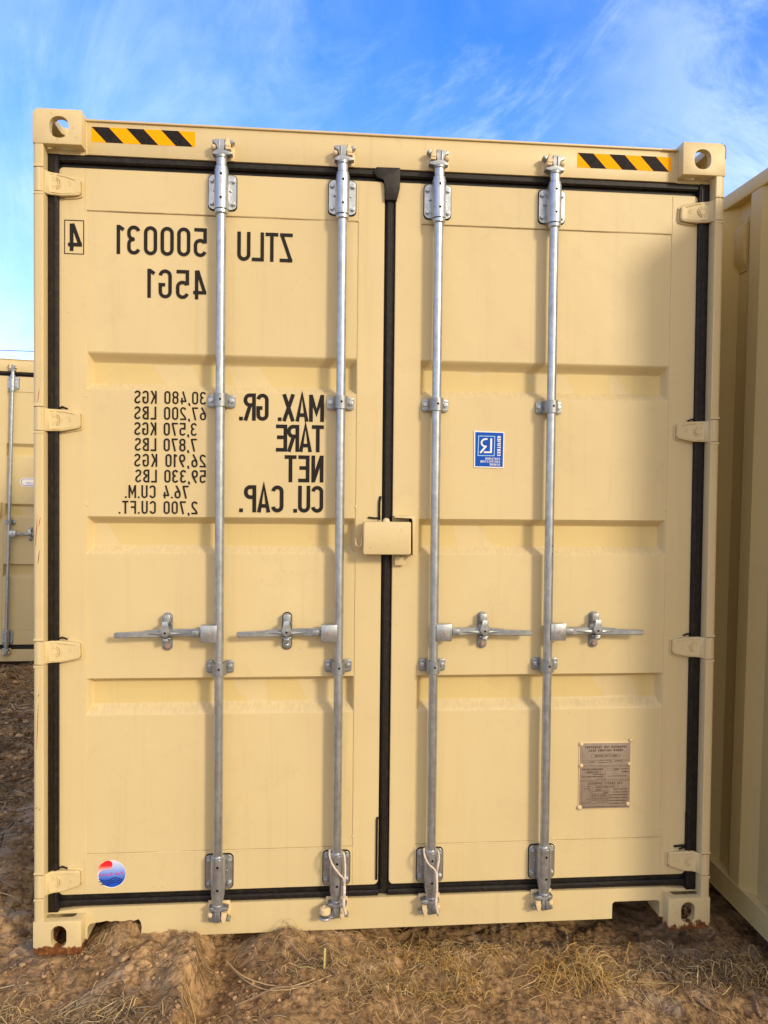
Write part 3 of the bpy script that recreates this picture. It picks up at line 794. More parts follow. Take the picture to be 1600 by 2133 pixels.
CORR = [(2.093, 2.060, 1.990, 1.963), (1.520, 1.494, 1.418, 1.388), (0.948, 0.932, 0.853, 0.818)]
def make_door(root, s, lf):
    """s -1: hung on the left; lf supplies x of outer edge, seam edge, weld rectangle"""
    xo, xi, wo, wi = lf          # outer edge, inner edge, weld outer, weld inner
    xa, xb = min(xo, xi), max(xo, xi); wa, wb = min(wo, wi), max(wo, wi)
    z0, z1, v0, v1 = 0.1830, 2.7215, 0.320, 2.583
    mb = MB()
    rr_ = 0.014
    outer = rrect(xa, xb, z0, z1, rr_, 5)
    hole = [(wa, v0), (wb, v0), (wb, v1), (wa, v1)]
    mb.prism(outer, DR, 0.098, 'paint', holes=[hole[::-1]])
    # rounded front lip of the frame
    lp = rrect(xa-0.0004, xb+0.0004, z0-0.0004, z1+0.0004, rr_, 5); lp.append(lp[0])
    mb.tube([(x, DR+0.0030, z) for x, z in lp], 0.0030, 'paint', 8)
    # pressed sheet with three recessed bands
    zs = set(np.linspace(v0, v1, 60).tolist())
    for a, b_, c_, d in CORR:
        for t in np.linspace(-0.25, 1.25, 13): zs.add(a + (b_-a)*t); zs.add(c_ + (d-c_)*t)
    zs = sorted(z for z in zs if v0 <= z <= v1)
    def sm(t): t = min(1, max(0, t)); return t*t*(3-2*t)*0.3 + t*0.7
    def sside(x):
        return min(sm((x-wa-0.004)/0.016), sm((wb-0.004-x)/0.016))
    xs = sorted(set(np.linspace(wa, wb, 24).tolist() + [wa + 0.004 + 0.016*t for t in np.linspace(-.2, 1.2, 9)] + [wb - 0.004 - 0.016*t for t in np.linspace(-.2, 1.2, 9)]))
    DEP = 0.034
    def fn(x, z):
        d = 0
        for a, b_, c_, e in CORR:
            if e < z < a: d = min(sm((a-z)/(a-b_)), sm((z-e)/(c_-e)))
        q = sside(x)
        wv = 0.0006*math.sin(z*7+x*5) + 0.0004*math.sin(x*23+z*11)
        return (x, PN + DEP*min(d, q) + wv*sside(x), z)
    mb.grid(xs, zs, fn, 'paint')
    mb.box((wa-0.01, 0.094, v0-0.01), (wb+0.01, 0.0985, v1+0.01), 'paint_side')
    # weld beads with a little wander
    rr = random.Random(3 if s < 0 else 9)
    def bead(p, q, r=0.0022, y=PN-0.0005, n=60):
        pts = [(p[0]+(q[0]-p[0])*i/n + rr.uniform(-.0005, .0005), y + rr.uniform(-.0003, .0003), p[1]+(q[1]-p[1])*i/n + rr.uniform(-.0006, .0006)) for i in range(n+1)]
        mb.tube(pts, r, 'paint', 6)
    for wx in (wa, wb):
        bead((wx, v0), (wx, v1)); bead((wx, v1), (wx, z1-0.002), 0.0012, DR-0.0002, 8); bead((wx, z0+0.002), (wx, v0), 0.0012, DR-0.0002, 8)
    for wz in (v0, v1): bead((wa, wz), (wb, wz), 0.0026)
    for wz in (v0, v1):      # thin line of dirt beside the horizontal beads
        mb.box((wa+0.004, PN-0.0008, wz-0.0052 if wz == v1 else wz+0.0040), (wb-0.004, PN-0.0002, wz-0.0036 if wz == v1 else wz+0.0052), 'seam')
    for wx, wz in ((wa, 1.94), (wa, 1.56), (wb, 1.56), (wb, 0.36), (wa, v1), (wb, v1)):
        mb.lathe((wx + rr.uniform(-.002, .002), PN, wz), [(0.006, -0.002), (0.005, 0.002), (0.002, 0.0035)], 'paint', 'y', 10)
    d = mb.build('door', root, 40, True)
    for hz, tp in zip(HINGE_Z, (-0.010, 0.000, 0.000, 0.010)): hinge(d, s, hz, tp*0.6)
    # rubber gasket round three sides
    g = MB()
    def strip(pa, pb, w, yfront, depth=0.03):
        # straight rubber lip: hexagonal section
        pa = Vector((pa[0], 0, pa[1])); pb = Vector((pb[0], 0, pb[1])); t = (pb-pa).normalized(); nrm = Vector((t.z, 0, -t.x))
        sec = [(-w/2, yfront+depth), (-w/2, yfront+0.006), (-w/2+0.006, yfront), (w/2-0.006, yfront), (w/2, yfront+0.006), (w/2, yfront+depth)]
        vs = [(p + nrm*a)[:] for p in (pa, pb) for a, b_ in sec]
        vs = [(v[0], sec[i % 6][1], v[2]) for i, v in enumerate(vs)]
        g.add(vs, [(j, j+1, 7+j, 6+j) for j in range(5)] + [(5, 0, 6, 11), tuple(range(6)), tuple(range(6, 12))], 'rubber')
    strip((xa-0.006, 2.7535), (xb+0.004, 2.7535), 0.026, 0.0500)
    strip((xa-0.006, 0.1490), (xb+0.004, 0.1490), 0.022, 0.0540)
    xm = xo + s*0.0165
    strip((xm - s*0.006, 0.140), (xm - s*0.006, 2.745), 0.017, 0.0405)
    if s > 0: strip((-0.0005, 0.165), (-0.0005, 2.738), 0.028, 0.0545)
    xe = s*1.1830; g.box((min(xe, xo+s*0.0006), 0.0440, 0.126), (max(xe, xo+s*0.0006), 0.09, 2.7640), 'rubber', 0.002)
    g.box((xa, 0.068, z1+0.0005), (xb, 0.09, 2.770), 'rubber'); g.box((xa, 0.068, 0.13), (xb, 0.09, z0-0.0005), 'rubber')
    if s > 0: g.box((-0.0236, 0.070, 0.14), (0.0216, 0.09, 2.76), 'rubber')
    # squeezed-out lip beside the meeting edge and at the hinges
    for q in range(4):
        hz = HINGE_Z[q]; u0 = 0.070
        pts = [(s*(1.219-u0), 0.0530, hz+0.041), (s*(1.219-u0-0.012), 0.0520, hz+0.046), (s*(1.219-u0-0.030), 0.0530, hz+0.0385)]
        if q: g.tube(pts, 0.0035, 'rubber', 6)
    if s < 0:
        g.tube([(-0.0255, 0.0545, 1.60), (-0.0295, 0.0545, 1.58), (-0.0300, 0.0545, 1.54), (-0.0290, 0.0545, 1.515)], 0.0045, 'rubber', 6)
        g.tube([(-0.025, 0.0535, 1.522), (-0.045, 0.0545, 1.5205), (-0.070, 0.0545, 1.523)], 0.0035, 'rubber', 6)
        g.tube([(-0.0245, 0.0555, 0.43), (-0.0265, 0.0550, 0.42), (-0.0265, 0.0550, 0.20)], 0.0040, 'rubber', 6)
    else:
        g.prism([(-0.066, 2.7560), (-0.052, 2.7710), (0.030, 2.7720), (0.033, 2.7680), (0.0320, 2.7000), (0.0235, 2.676), (0.0215, 2.655), (-0.0215, 2.656), (-0.0220, 2.7230), (-0.027, 2.7310), (-0.050, 2.7330)], 0.0440, 0.0560, 'rubber', bev=0.003)
        g.tube([(1.146, 0.0540, 0.42), (1.146, 0.054, 0.30), (1.143, 0.054, 0.292), (1.10, 0.054, 0.289)], 0.0045, 'rubber', 6)
        g.prism([(1.1445, 1.140), (1.150, 1.150), (1.152, 1.166), (1.1475, 1.176), (1.150, 1.185), (1.1485, 1.196), (1.154, 1.202), (1.1570, 1.188), (1.1540, 1.172), (1.1560, 1.158), (1.1530, 1.141)], 0.0548, 0.0566, 'keeper')
    g.build('gasket', d, 40, True)
    return d

def cam_head(mb, x, zc_, up, m):
    """zc_ : where the stem meets the head; up +1 top of the rod, -1 foot; m -1 mirrors left/right"""
    Q = lambda l: [(x + m*a, zc_ + up*b) for a, b in l]
    y = 0.018
    mb.lathe((x, y, zc_), [(0.0180, -0.006*1), (0.0205, -0.004), (0.0205, 0.003), (0.0180, 0.006)], 'cast', 'z', 24)
    mb.prism(Q([(-0.030, 0.004), (-0.028, 0.011), (-0.014, 0.0215), (0.004, 0.0200), (0.037, 0.0130), (0.0385, 0.0060), (0.020, 0.0010), (-0.018, 0.0010)]), y-0.016, y+0.016, 'cast', bev=0.0025)
    mb.prism(Q([(-0.0130, 0.012), (-0.0140, 0.040), (-0.0300, 0.0440), (-0.0320, 0.0520), (-0.0240, 0.0550), (0.0085, 0.0590), (0.0120, 0.0560), (0.0095, 0.0400), (0.0115, 0.014)]), y-0.012, y+0.014, 'cast', bev=0.0025)
    mb.prism(Q([(-0.0095, 0.018), (-0.0105, 0.050), (-0.0045, 0.054), (-0.0035, 0.020)]), y-0.0165, y-0.008, 'cast', bev=0.002)
    mb.prism(Q([(0.0280, 0.0560), (0.0430, 0.0590), (0.0445, 0.0520), (0.0340, 0.0440)]), y-0.006, y+0.022, 'cast', bev=0.002)

def keeper(root, x, zc_, up, m, name='cam_keeper', loop=False):
    mb = MB(); Q = lambda l: [(x + m*a, zc_ + up*b) for a, b in l]
    mb.prism(Q([(-0.036, -0.004), (-0.038, 0.030), (-0.020, 0.060), (0.036, 0.064), (0.044, 0.034), (0.041, -0.002)]), 0.0415, 0.0485, 'keeper', bev=0.002)
    mb.prism(Q([(0.0135, 0.0205), (0.0125, 0.0400), (0.0150, 0.0620), (0.0240, 0.0640), (0.0310, 0.0440), (0.0335, 0.0220)]), 0.006, 0.044, 'keeper', bev=0.003)
    mb.prism(Q([(0.0150, 0.0225), (0.0150, 0.0285), (0.0320, 0.0285), (0.0320, 0.0225)]), 0.0035, 0.008, 'keeper', bev=0.001)
    mb.prism(Q([(0.0150, 0.0325), (0.0150, 0.0400), (0.0315, 0.0400), (0.0320, 0.0325)]), 0.0035, 0.008, 'keeper', bev=0.001)
    if loop:   # heavy seal eye
        cx = x - m*0.040; cz = zc_ + up*0.030
        mb.lathe((cx, 0.012, cz), [(0.0150, -0.014), (0.0205, -0.008), (0.0205, 0.008), (0.0150, 0.013), (0.0080, 0.014), (0.0070, 0.009)], 'keeper', 'z', 20)
        mb.box((cx-0.008, 0.012, cz-0.010), (cx+0.008, 0.045, cz+0.010), 'keeper', 0.003)
        mb.lathe((cx, 0.010, cz-0.024), [(0.020, -0.004), (0.023, 0.0), (0.020, 0.004)], 'cast', 'z', 20)
        mb.box((cx+(-0.004 if m > 0 else -0.03), 0.002, cz-0.028), (cx+(0.03 if m > 0 else 0.004), 0.020, cz-0.019), 'cast', 0.003)
    else:
        mb.lathe((x - m*0.0255, 0.044, zc_ + up*0.0340), [(0.0110, 0.0), (0.0110, 0.024), (0.0090, 0.031), (0.0040, 0.035)], 'keeper', 'y', 16)
    return mb.build(name, root, 35, True)

def make_rod(root, x, m, clamps, hz, hdir, pitted=False, boltk=('galv', 'galv')):
    """m: mirrors the cam; hdir -1: handle points left"""
    mb = MB(); y = 0.019
    mb.cyl((x, y, 0.300), (x, y, 2.600), 0.0163, 'galv', n=32)
    mb.cyl((x, y, 0.150), (x, y, 0.320), 0.0190, 'galv', n=28); mb.cyl((x, y, 2.585), (x, y, 2.765), 0.0178, 'galv', n=28)
    for z, r in ((2.580, 0.0225), (2.727, 0.0222), (0.316, 0.0225), (0.1765, 0.0222)):
        mb.lathe((x, y, z), [(r-0.003, -0.008), (r, -0.005), (r, 0.005), (r-0.003, 0.008)], 'galv', 'z', 28)
    if pitted:
        rr = random.Random(4)
        for i in range(9):
            zz = 1.375 + rr.uniform(-0.04, 0.06); a = rr.uniform(-0.9, 0.9)
            r_ = rr.uniform(0.0010, 0.0028)
            mb.lathe((x + 0.0161*math.sin(a), y - 0.0161*math.cos(a), zz), [(r_, 0), (r_*0.6, 0.0006)], 'void', 'y', 8)
    else:
        rr = random.Random(int((x+3)*100))
        for i in range(7):
            zz = rr.uniform(0.5, 2.5); a = rr.uniform(-1.0, 1.0); r_ = rr.uniform(0.0006, 0.0013)
            mb.lathe((x + 0.0161*math.sin(a), y - 0.0161*math.cos(a), zz), [(r_, 0), (r_*0.6, 0.0005)], 'scratchdark', 'y', 8)
    rod = mb.build('lock_rod', root, 35, True)
    c = MB(); cam_head(c, x, 2.768, 1, m); c.build('cam', rod, 35, True)
    c = MB(); cam_head(c, x, 0.146, -1, m); c.build('cam', rod, 35, True)
    for z0, z1, up in ((2.600, 2.719, 1), (0.187, 0.310, -1)):
        b = MB()
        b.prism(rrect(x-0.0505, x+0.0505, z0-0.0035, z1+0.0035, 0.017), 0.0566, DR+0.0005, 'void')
        b.prism(rrect(x-0.0480, x+0.0480, z0, z1, 0.015), 0.0505, 0.0570, 'galv', bev=0.0015)
        lo, hi = (z0-0.012, z1+0.004) if up > 0 else (z0-0.004, z1+0.006)
        b.lathe((x, y, 0), [(0.0185, lo), (0.0245, lo+0.001), (0.0245, hi-0.001), (0.0185, hi)], 'galv', 'z', 32)
        b.box((x-0.0240, y, lo+0.006), (x+0.0240, 0.0515, hi-0.006), 'galv', 0.002)
        for sx in (-1, 1):
            for zz in (z0+0.020, z1-0.020): hexbolt(b, x+sx*0.0365, zz, 0.0505, 0.0082, boltk[0] if sx < 0 else boltk[1], rot=0.2+zz*7)
            b.lathe((x+sx*0.0285, 0.0500, (z0+z1)/2+0.004), [(0.0045, 0), (0.0030, 0.003), (0.001, 0.004)], 'galv', 'y', 8)
        for zz in (z0+0.022, z1-0.020 + (0.004 if up > 0 else 0)): b.lathe((x+0.001, y-0.0243, zz), [(0.0046, 0), (0.0042, 0.0006)], 'void', 'y', 14)
        b.build('bearing_bracket', rod, 35, True)
    for cz in clamps:
        b = MB(); h = 0.0225
        b.prism(rrect(x-0.0480, x-0.0200, cz-h, cz+h, 0.008), 0.0520, DR+0.0004, 'cast', bev=0.0015)
        b.prism(rrect(x+0.0200, x+0.0480, cz-h, cz+h, 0.008), 0.0520, DR+0.0004, 'cast', bev=0.0015)
        # strap bent over the rod
        sec = [(-0.026, 0.0565), (-0.0245, 0.045), (-0.0235, 0.019)] + [(0.0235*math.cos(math.radians(a)), 0.019 + 0.0235*math.sin(math.radians(a))) for a in range(180, 361, 15)] + [(0.0245, 0.045), (0.026, 0.0565)]
        inn = [(p[0]*0.80, 0.019 + (p[1]-0.019)*0.80 if p[1] < 0.021 else p[1]) for p in sec][::-1]
        b.prism([(x+p[0], p[1]) for p in sec + inn], cz-h, cz+h, 'cast', plane='xy')
        for sx in (-1, 1): hexbolt(b, x+sx*0.0365, cz+0.001, 0.0520, 0.0082, 'galv', rot=0.5+sx)
        b.lathe((x+0.002, y-0.0234, cz+0.001), [(0.0040, 0), (0.0036, 0.0006)], 'void', 'y', 12)
        b.build('rod_clamp', rod, 35, True)
    # handle with its folded hub
    b = MB(); H = hdir
    X = lambda u: x + H*u
    b.box((min(X(0.006), X(0.0625)), -0.0090, hz-0.0305), (max(X(0.006), X(0.0625)), -0.0045, hz+0.0305), 'galv', 0.0018)
    b.box((min(X(0.006), X(0.0625)), -0.0055, hz+0.0265), (max(X(0.006), X(0.0625)), 0.0240, hz+0.0305), 'galv', 0.0014)
    b.box((min(X(0.006), X(0.0625)), -0.0055, hz-0.0305), (max(X(0.006), X(0.0625)), 0.0240, hz-0.0265), 'galv', 0.0014)
    b.lathe((X(0.036), -0.0088, hz+0.001), [(0.0062, 0), (0.0056, 0.0016), (0.0025, 0.0026)], 'rustbolt' if H*x > 0 or x < -0.4 else 'galv', 'y', 14)
    secs = [(0.030, 0.000, 0.0300, 0.006, 0.010), (0.095, 0.001, 0.0300, 0.008, 0.010), (0.100, 0.001, 0.0270, 0.010, 0.012), (0.135, 0.002, 0.0260, 0.013, 0.012), (0.180, 0.000, 0.0240, 0.015, 0.012),
            (0.215, -0.001, 0.0280, 0.012, 0.012), (0.255, -0.0020, 0.0250, 0.008, 0.012), (0.262, -0.003, 0.0215, 0.007, 0.012), (0.300, -0.0035, 0.0205, 0.003, 0.011), (0.352, -0.0045, 0.0195, 0.001, 0.010), (0.3585, -0.0045, 0.0140, 0.002, 0.008)]
    vs = []; fs = []
    for u, dz, hh, yf, th in secs:
        e = 0.003
        for a, b_ in ((-hh/2, yf+e), (-hh/2+e, yf), (hh/2-e, yf), (hh/2, yf+e), (hh/2, yf+th-e), (hh/2-e, yf+th), (-hh/2+e, yf+th), (-hh/2, yf+th-e)):
            vs.append((X(u), b_, hz+dz+a))
    for i in range(len(secs)-1):
        for j in range(8): fs.append((i*8+j, i*8+(j+1) % 8, (i+1)*8+(j+1) % 8, (i+1)*8+j))
    fs += [tuple(range(8)), tuple(range(len(vs)-8, len(vs)))]
    b.add(vs, fs, 'cast')
    # stiffening web on the forged middle
    b.prism([(X(0.108), hz+0.001), (X(0.175), hz+0.0085), (X(0.245), hz+0.001), (X(0.175), hz-0.0035)], 0.0030, 0.0135, 'cast', bev=0.002)
    b.box((min(X(0.066), X(0.094)), 0.0035, hz-0.010), (max(X(0.066), X(0.094)), 0.0085, hz+0.010), 'cast', 0.002)
    b.build('handle', rod, 35, True).location = (0, 0.008, 0)
    b = MB(); cx = X(0.184)
    rnd = abs(x + 0.174) < 0.05
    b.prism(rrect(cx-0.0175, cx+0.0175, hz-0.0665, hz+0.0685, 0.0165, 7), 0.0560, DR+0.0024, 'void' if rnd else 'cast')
    b.prism(rrect(cx-0.0155, cx+0.0155, hz-0.0640, hz+0.0655, 0.0150, 7), 0.0505, 0.0565, 'cast', bev=0.0015)
    for zz in (hz-0.0490, hz+0.0500): hexbolt(b, cx, zz, 0.0505, 0.0084, 'galv' if rnd else 'rustbolt', round_=rnd)
    # swinging tongue over the handle
    b2 = [(-0.0105, 0.040), (-0.0110, 0.022), (-0.0190, 0.008), (-0.0195, 0.002), (-0.0110, -0.0110), (0.0, -0.0165), (0.0110, -0.0110), (0.0195, 0.002), (0.0190, 0.008), (0.0110, 0.022), (0.0105, 0.040)]
    b.prism([(cx+a*0.95, hz+0.004+c_) for a, c_ in b2], 0.0030, 0.0085, 'galv', bev=0.0015)
    b.box((cx-0.0100, 0.005, hz+0.036), (cx+0.0100, 0.0510, hz+0.041), 'galv', 0.0015)
    b.box((cx-0.0130, 0.0300, hz+0.030), (cx+0.0130, 0.0515, hz+0.0640), 'cast', 0.004)
    b.lathe((cx, 0.0030, hz+0.004), [(0.0040, 0.0), (0.0030, 0.0008)], 'void', 'y', 10)
    b.box((cx-0.0095, 0.007, hz-0.0300), (cx+0.0095, 0.0510, hz-0.0170), 'cast', 0.003)
    b.box((cx-0.0165, 0.020, hz-0.0220), (cx+0.0165, 0.0510, hz-0.0150), 'cast', 0.003)
    b.box((cx+0.0150, 0.030, hz+0.026), (cx+0.0195, 0.050, hz+0.034), 'cast', 0.001)
    b.build('handle_catch', rod, 35, True)
    return rod

def side_profile(n0, n1, y0):
    # corrugation of the long wall: proud flat, away slope, recessed flat, near slope
    pts = []; y = y0 + n0*0.278
    for i in range(n0, n1):
        pts += [(y, 0.0), (y+0.072, 0.0), (y+0.140, 0.036), (y+0.210, 0.036)]
        y += 0.278
    pts.append((y, 0.0)); return pts

def build_container(clamps, hz, label, marks=False):
    root = empty('shipping_container')
    tag(root, label, 'shipping container', 'cream shipping containers parked on the dirt')
    # castings
    for sx in (-1, 1):
        add_casting(root, CAST, sx*HW, 0, Hh, -sx, 1, -1, 'scuffed corner casting with a chipped rounded edge' if sx > 0 and marks else None)
        lowme = CAST
        if marks: lowme = CASTL if sx < 0 else CASTR
        add_casting(root, lowme, sx*HW, 0, 0, -sx, 1, 1, ('corner casting rusted brown along its foot' if sx < 0 else 'corner casting with streaks of orange rust and a gouge') if marks else None)
        add_casting(root, CAST, sx*HW, LEN, Hh, -sx, -1, -1); add_casting(root, CAST, sx*HW, LEN, 0, -sx, -1, 1)
        post_mesh(root, sx)
        mb = MB(); mb.box((sx*HW if sx < 0 else HW-0.05, LEN-0.09, 0.117), (-HW+0.05 if sx < 0 else HW, LEN-0.002, 2.779), 'paint', 0.004); mb.build('corner_post', root)
        # long wall
        pr = side_profile(-2, 42, 0.715); mb = MB()
        pr = [(max(0.11, y), d) for y, d in pr if 0.0 < y < LEN-0.1] ; pr = [(0.105, pr[0][1])] + pr + [(LEN-0.09, pr[-1][1])]
        zs = [0.100, 2.842]
        vs = [(sx*(HW-0.004-d), y, z) for z in zs for y, d in pr]; n = len(pr)
        vs += [(sx*(HW-0.006-d), y, z) for z in zs for y, d in pr]
        fs = [(i, i+1, n+i+1, n+i) for i in range(n-1)] + [(2*n+i, 3*n+i, 3*n+i+1, 2*n+i+1) for i in range(n-1)]
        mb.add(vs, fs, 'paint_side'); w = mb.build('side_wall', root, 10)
        mb = MB(); a, b_ = (sx*HW, sx*(HW-0.06)); mb.box((min(a, b_), 0.177, 2.830), (max(a, b_), LEN-0.177, 2.889), 'paint_side', 0.006, 3); mb.build('top_rail', root)
        mb = MB()
        mb.box((min(a, b_), 0.177, 0.012), (max(a, b_), LEN-0.177, 0.018), 'paint_side', 0.001)
        mb.box((min(sx*HW, sx*(HW-0.006)), 0.177, 0.0185), (max(sx*HW, sx*(HW-0.006)), LEN-0.177, 0.0995), 'paint_side')
        mb.box((min(a, b_), 0.177, 0.100), (max(a, b_), LEN-0.177, 0.106), 'paint_side', 0.001)
        mb.tube([(sx*(HW-0.002), 0.18, 0.104), (sx*(HW-0.002), LEN-0.18, 0.104)], 0.0035, 'paint_side', 6)
        for k_ in range(6): mb.box((min(sx*1.0, sx*(HW-0.07)), 0.5+k_*2, 0.02), (max(sx*1.0, sx*(HW-0.07)), 0.55+k_*2, 0.10), 'paint_side')
        mb.build('bottom_rail', root)
        mb = MB(); vx = sx*(HW-0.040)
        o_, i_ = vx + sx*0.022, vx - sx*0.002
        mb.prism([(vx, 2.752), (o_, 2.738), (o_, 2.602), (vx, 2.560)], 0.856, 0.926, 'paint_side', bev=0.004)
        mb.box((min(vx, vx+sx*0.004), 0.866, 2.555), (max(vx, vx+sx*0.004), 0.918, 2.770), 'paint_side', 0.0015)
        for zz in (2.566, 2.759): mb.lathe((vx, 0.892, zz), [(0.006, -0.006), (0.006, 0.006)], 'paint_side', 'y', 8, mx=None)
        mb.build('vent', root, 35, True)
    # header
    mb = MB()
    mb.box((-1.0572, FR, 2.7670), (1.0572, 0.110, 2.8800), 'paint', 0.002)
    mb.box((-1.1832, FR+0.0008, 2.7645), (-1.058, 0.110, 2.7800), 'paint'); mb.box((1.058, FR+0.0008, 2.7645), (1.1832, 0.110, 2.7800), 'paint')
    mb.prism([(-1.0565, 2.8790), (1.0565, 2.8790), (1.0565, 2.8860), (-1.0565, 2.8860)], FR-0.0075, 0.13, 'paint', bev=0.002)
    for xx in (-1.055, 1.055): mb.tube([(xx, FR-0.001, 2.765), (xx, FR-0.001, 2.878)], 0.003, 'paint', 6)
    mb.tube([(1.0, FR-0.008, 2.881), (1.052, FR-0.010, 2.880)], 0.0030, 'paint', 6)
    mb.build('door_header', root, 35, True)
    # sill with fork pockets
    out = [(-1.1832, 0.1255), (-1.1832, 0.1195), (-1.0565, 0.1195), (-1.0565, 0.0250)]
    pk = lambda x0, x1: [(x0, 0.0250), (x0, 0.062)] + [(x0 + 0.014 - 0.014*math.cos(t), 0.076 + 0.013*math.sin(t)) for t in np.linspace(0.2, PI/2, 5)] + [(x1 - 0.014 + 0.014*math.sin(t), 0.076 + 0.013*math.cos(t)) for t in np.linspace(0, PI/2-0.2, 5)] + [(x1, 0.062), (x1, 0.0250)]
    left = pk(-1.049, -0.864); right = pk(0.861, 1.045)
    if marks:   # torn upper edge of the left pocket
        rr = random.Random(8)
        left = [(-1.049, 0.025), (-1.049, 0.066), (-1.041, 0.079), (-1.018, 0.083)] + [(-1.0 + 0.016*i, 0.086 + rr.uniform(-.002, .0025)) for i in range(8)] + [(-0.873, 0.090), (-0.866, 0.080), (-0.864, 0.072), (-0.862, 0.060), (-0.864, 0.045), (-0.860, 0.025)]
    out += left + right + [(1.0565, 0.0250), (1.0565, 0.1195), (1.1832, 0.1195), (1.1832, 0.1255), (1.06, 0.1375), (-1.06, 0.1375)]
    mb = MB(); mb.prism(out, FR, 0.150, 'paint')
    mb.tube([(-0.858, FR+0.003, 0.0262), (0.0, FR+0.003, 0.0258), (0.856, FR+0.003, 0.0262)], 0.0032, 'paint', 8)
    mb.tube([(-1.056, FR, 0.118), (-1.056, FR, 0.03)], 0.004, 'paint', 6); mb.tube([(1.054, FR, 0.128), (1.056, FR, 0.03)], 0.004, 'paint', 6)
    mb.build('door_sill', root, 35, True)
    mb = MB(); mb.box((-1.17, 0.16, 0.106), (1.17, LEN-0.05, 0.135), 'wood')
    for i in range(1, 30): mb.box((-1.15, 0.25+i*0.4, 0.02), (1.15, 0.29+i*0.4, 0.1055), 'paint_side')
    mb.build('floor', root)
    mb = MB(); pr = side_profile(-2, 42, 0.6); pr = [(y, d) for y, d in pr if 0.14 < y < LEN-0.1]; n = len(pr)
    mb.add([(x_, y, 2.874-d*0.5) for x_ in (-1.155, 1.155) for y, d in pr], [(i, i+1, n+i+1, n+i) for i in range(n-1)], 'paint_side'); mb.build('roof', root, 10)
    mb = MB(); mb.box((-1.17, LEN-0.05, 0.02), (1.17, LEN-0.03, 2.88), 'paint_side', 0.002); mb.build('front_wall', root)
    # doors
    d1 = make_door(root, -1, (-1.1475, -0.0240, -1.0600, -0.1130))
    d2 = make_door(root, 1, (1.1435, 0.0220, 1.0490, 0.1110))
    # rods and keepers
    rods = []
    for i, (x, m, hd) in enumerate(((-0.5927, 1, -1), (-0.1730, 1, -1), (0.1690, -1, 1), (0.5888, -1, 1))):
        rods.append(make_rod(root, x, m, clamps, hz, hd, pitted=(i == 3)))
        keeper(root, x, 2.768, 1, m); keeper(root, x, 0.146, -1, m, loop=(i == 1))
    # lock box on the meeting edge
    mb = MB()
    mb.prism(rrect(-0.0905, 0.0790, 1.3940, 1.5100, 0.0065, 4), -0.0120, 0.0420, 'paint_scuff', bev=0.0045)
    mb.lathe((-0.066, -0.0121, 1.419), [(0.0016, 0), (0.0010, 0.0003)], 'void', 'y', 8)
    mb.prism([(0.0860, 1.3900), (0.0935, 1.3900), (0.0950, 1.5270), (0.0900, 1.5330), (0.0200, 1.5300), (0.0200, 1.5260), (0.0230, 1.5235), (0.0800, 1.5240), (0.0860, 1.5180)], -0.0020, 0.0585, 'paint', bev=0.0015)
    mb.box((0.0795, 0.040, 1.395), (0.0860, 0.058, 1.52), 'void')
    mb.lathe((-0.008, 0.010, 1.5105), [(0.0125, -0.004), (0.0125, 0.003), (0.0095, 0.0095), (0.004, 0.0125)], 'keeper', 'z', 18)
    mb.tube([(-0.116, 0.030, 1.448)] + [(-0.1045 - 0.0105*math.cos(math.radians(a)), 0.022, 1.432 - 0.0115*math.sin(math.radians(a))) for a in range(0, 181, 20)] + [(-0.094, 0.030, 1.448)], 0.0032, 'keeper', 8)
    mb.box((0.0270, 0.0380, 1.3520), (0.0660, 0.0430, 1.3830), 'paint', 0.001); mb.box((0.0275, 0.0425, 1.3790), (0.0655, 0.0585, 1.3830), 'paint', 0.001)
    mb.box((-0.07, 0.030, 1.41), (-0.025, 0.0575, 1.50), 'paint', 0.003)
    mb.box((0.030, 0.030, 1.41), (0.075, 0.0575, 1.50), 'paint', 0.003)
    mb.build('lock_box', root, 35, True)
    # hazard tape
    for xa, xb, zt, zb in ((-1.039, -0.687, 2.8625, 2.8110), (0.680, 1.034, 2.8570, 2.8045)):
        mb = MB(); w = xb-xa; hh = zt-zb; y = FR-0.0008
        mb.prism([(xa, zb), (xb, zb), (xb, zt), (xa, zt)], y, FR-0.0001, 'orange')
        for i in range(3):
            t0 = xa + w*(0.002 + 0.334*i); mb.prism([(t0, zt), (t0+0.165*w, zt), (min(xb, t0+0.165*w+0.142*w), zb), (t0+0.142*w, zb)], y-0.0005, y-0.0001, 'tapeblack')
        mb.build('hazard_tape', root)
    return root, d1, d2, rods

main, dl, dr, rods = build_container((1.930, 0.988), 1.113, 'large cream shipping container with closed double doors and mirrored black lettering, centre of the photo', marks=True)

# ------------------------------------------------------------------ lettering on the main doors
YT = PN - 0.0016
X0 = lambda px_: -0.896 + (px_-279)*0.00165
def line(txt, label, *a, **k):
    mb = MB(); put_text(mb, txt, *a, **k); mb.build('lettering', dl)['label'] = label
line('ZTLU', 'large black mirrored letters ZTLU', -0.347, 2.427, 0.1015, YT, 'ink', width=0.194, s=0.119)
line('500031', 'large black mirrored number 500031', -0.647, 2.4345, 0.1005, YT, 'ink', width=0.309, s=0.119)
line('45G1', 'large black mirrored code 45G1', -0.648, 2.286, 0.1010, YT, 'ink', width=0.203, s=0.119)
mb = MB()
put_text(mb, '4', -1.0725, 2.4385, 0.094, DR-0.0012, 'ink', s=0.135, w0=0.50)
rect_line(mb, -1.1320, -1.0655, 2.4275, 2.5450, 0.0028, DR-0.0012, 'ink')
mb.build('lettering', dl)['label'] = 'black mirrored number 4 in a thin box'
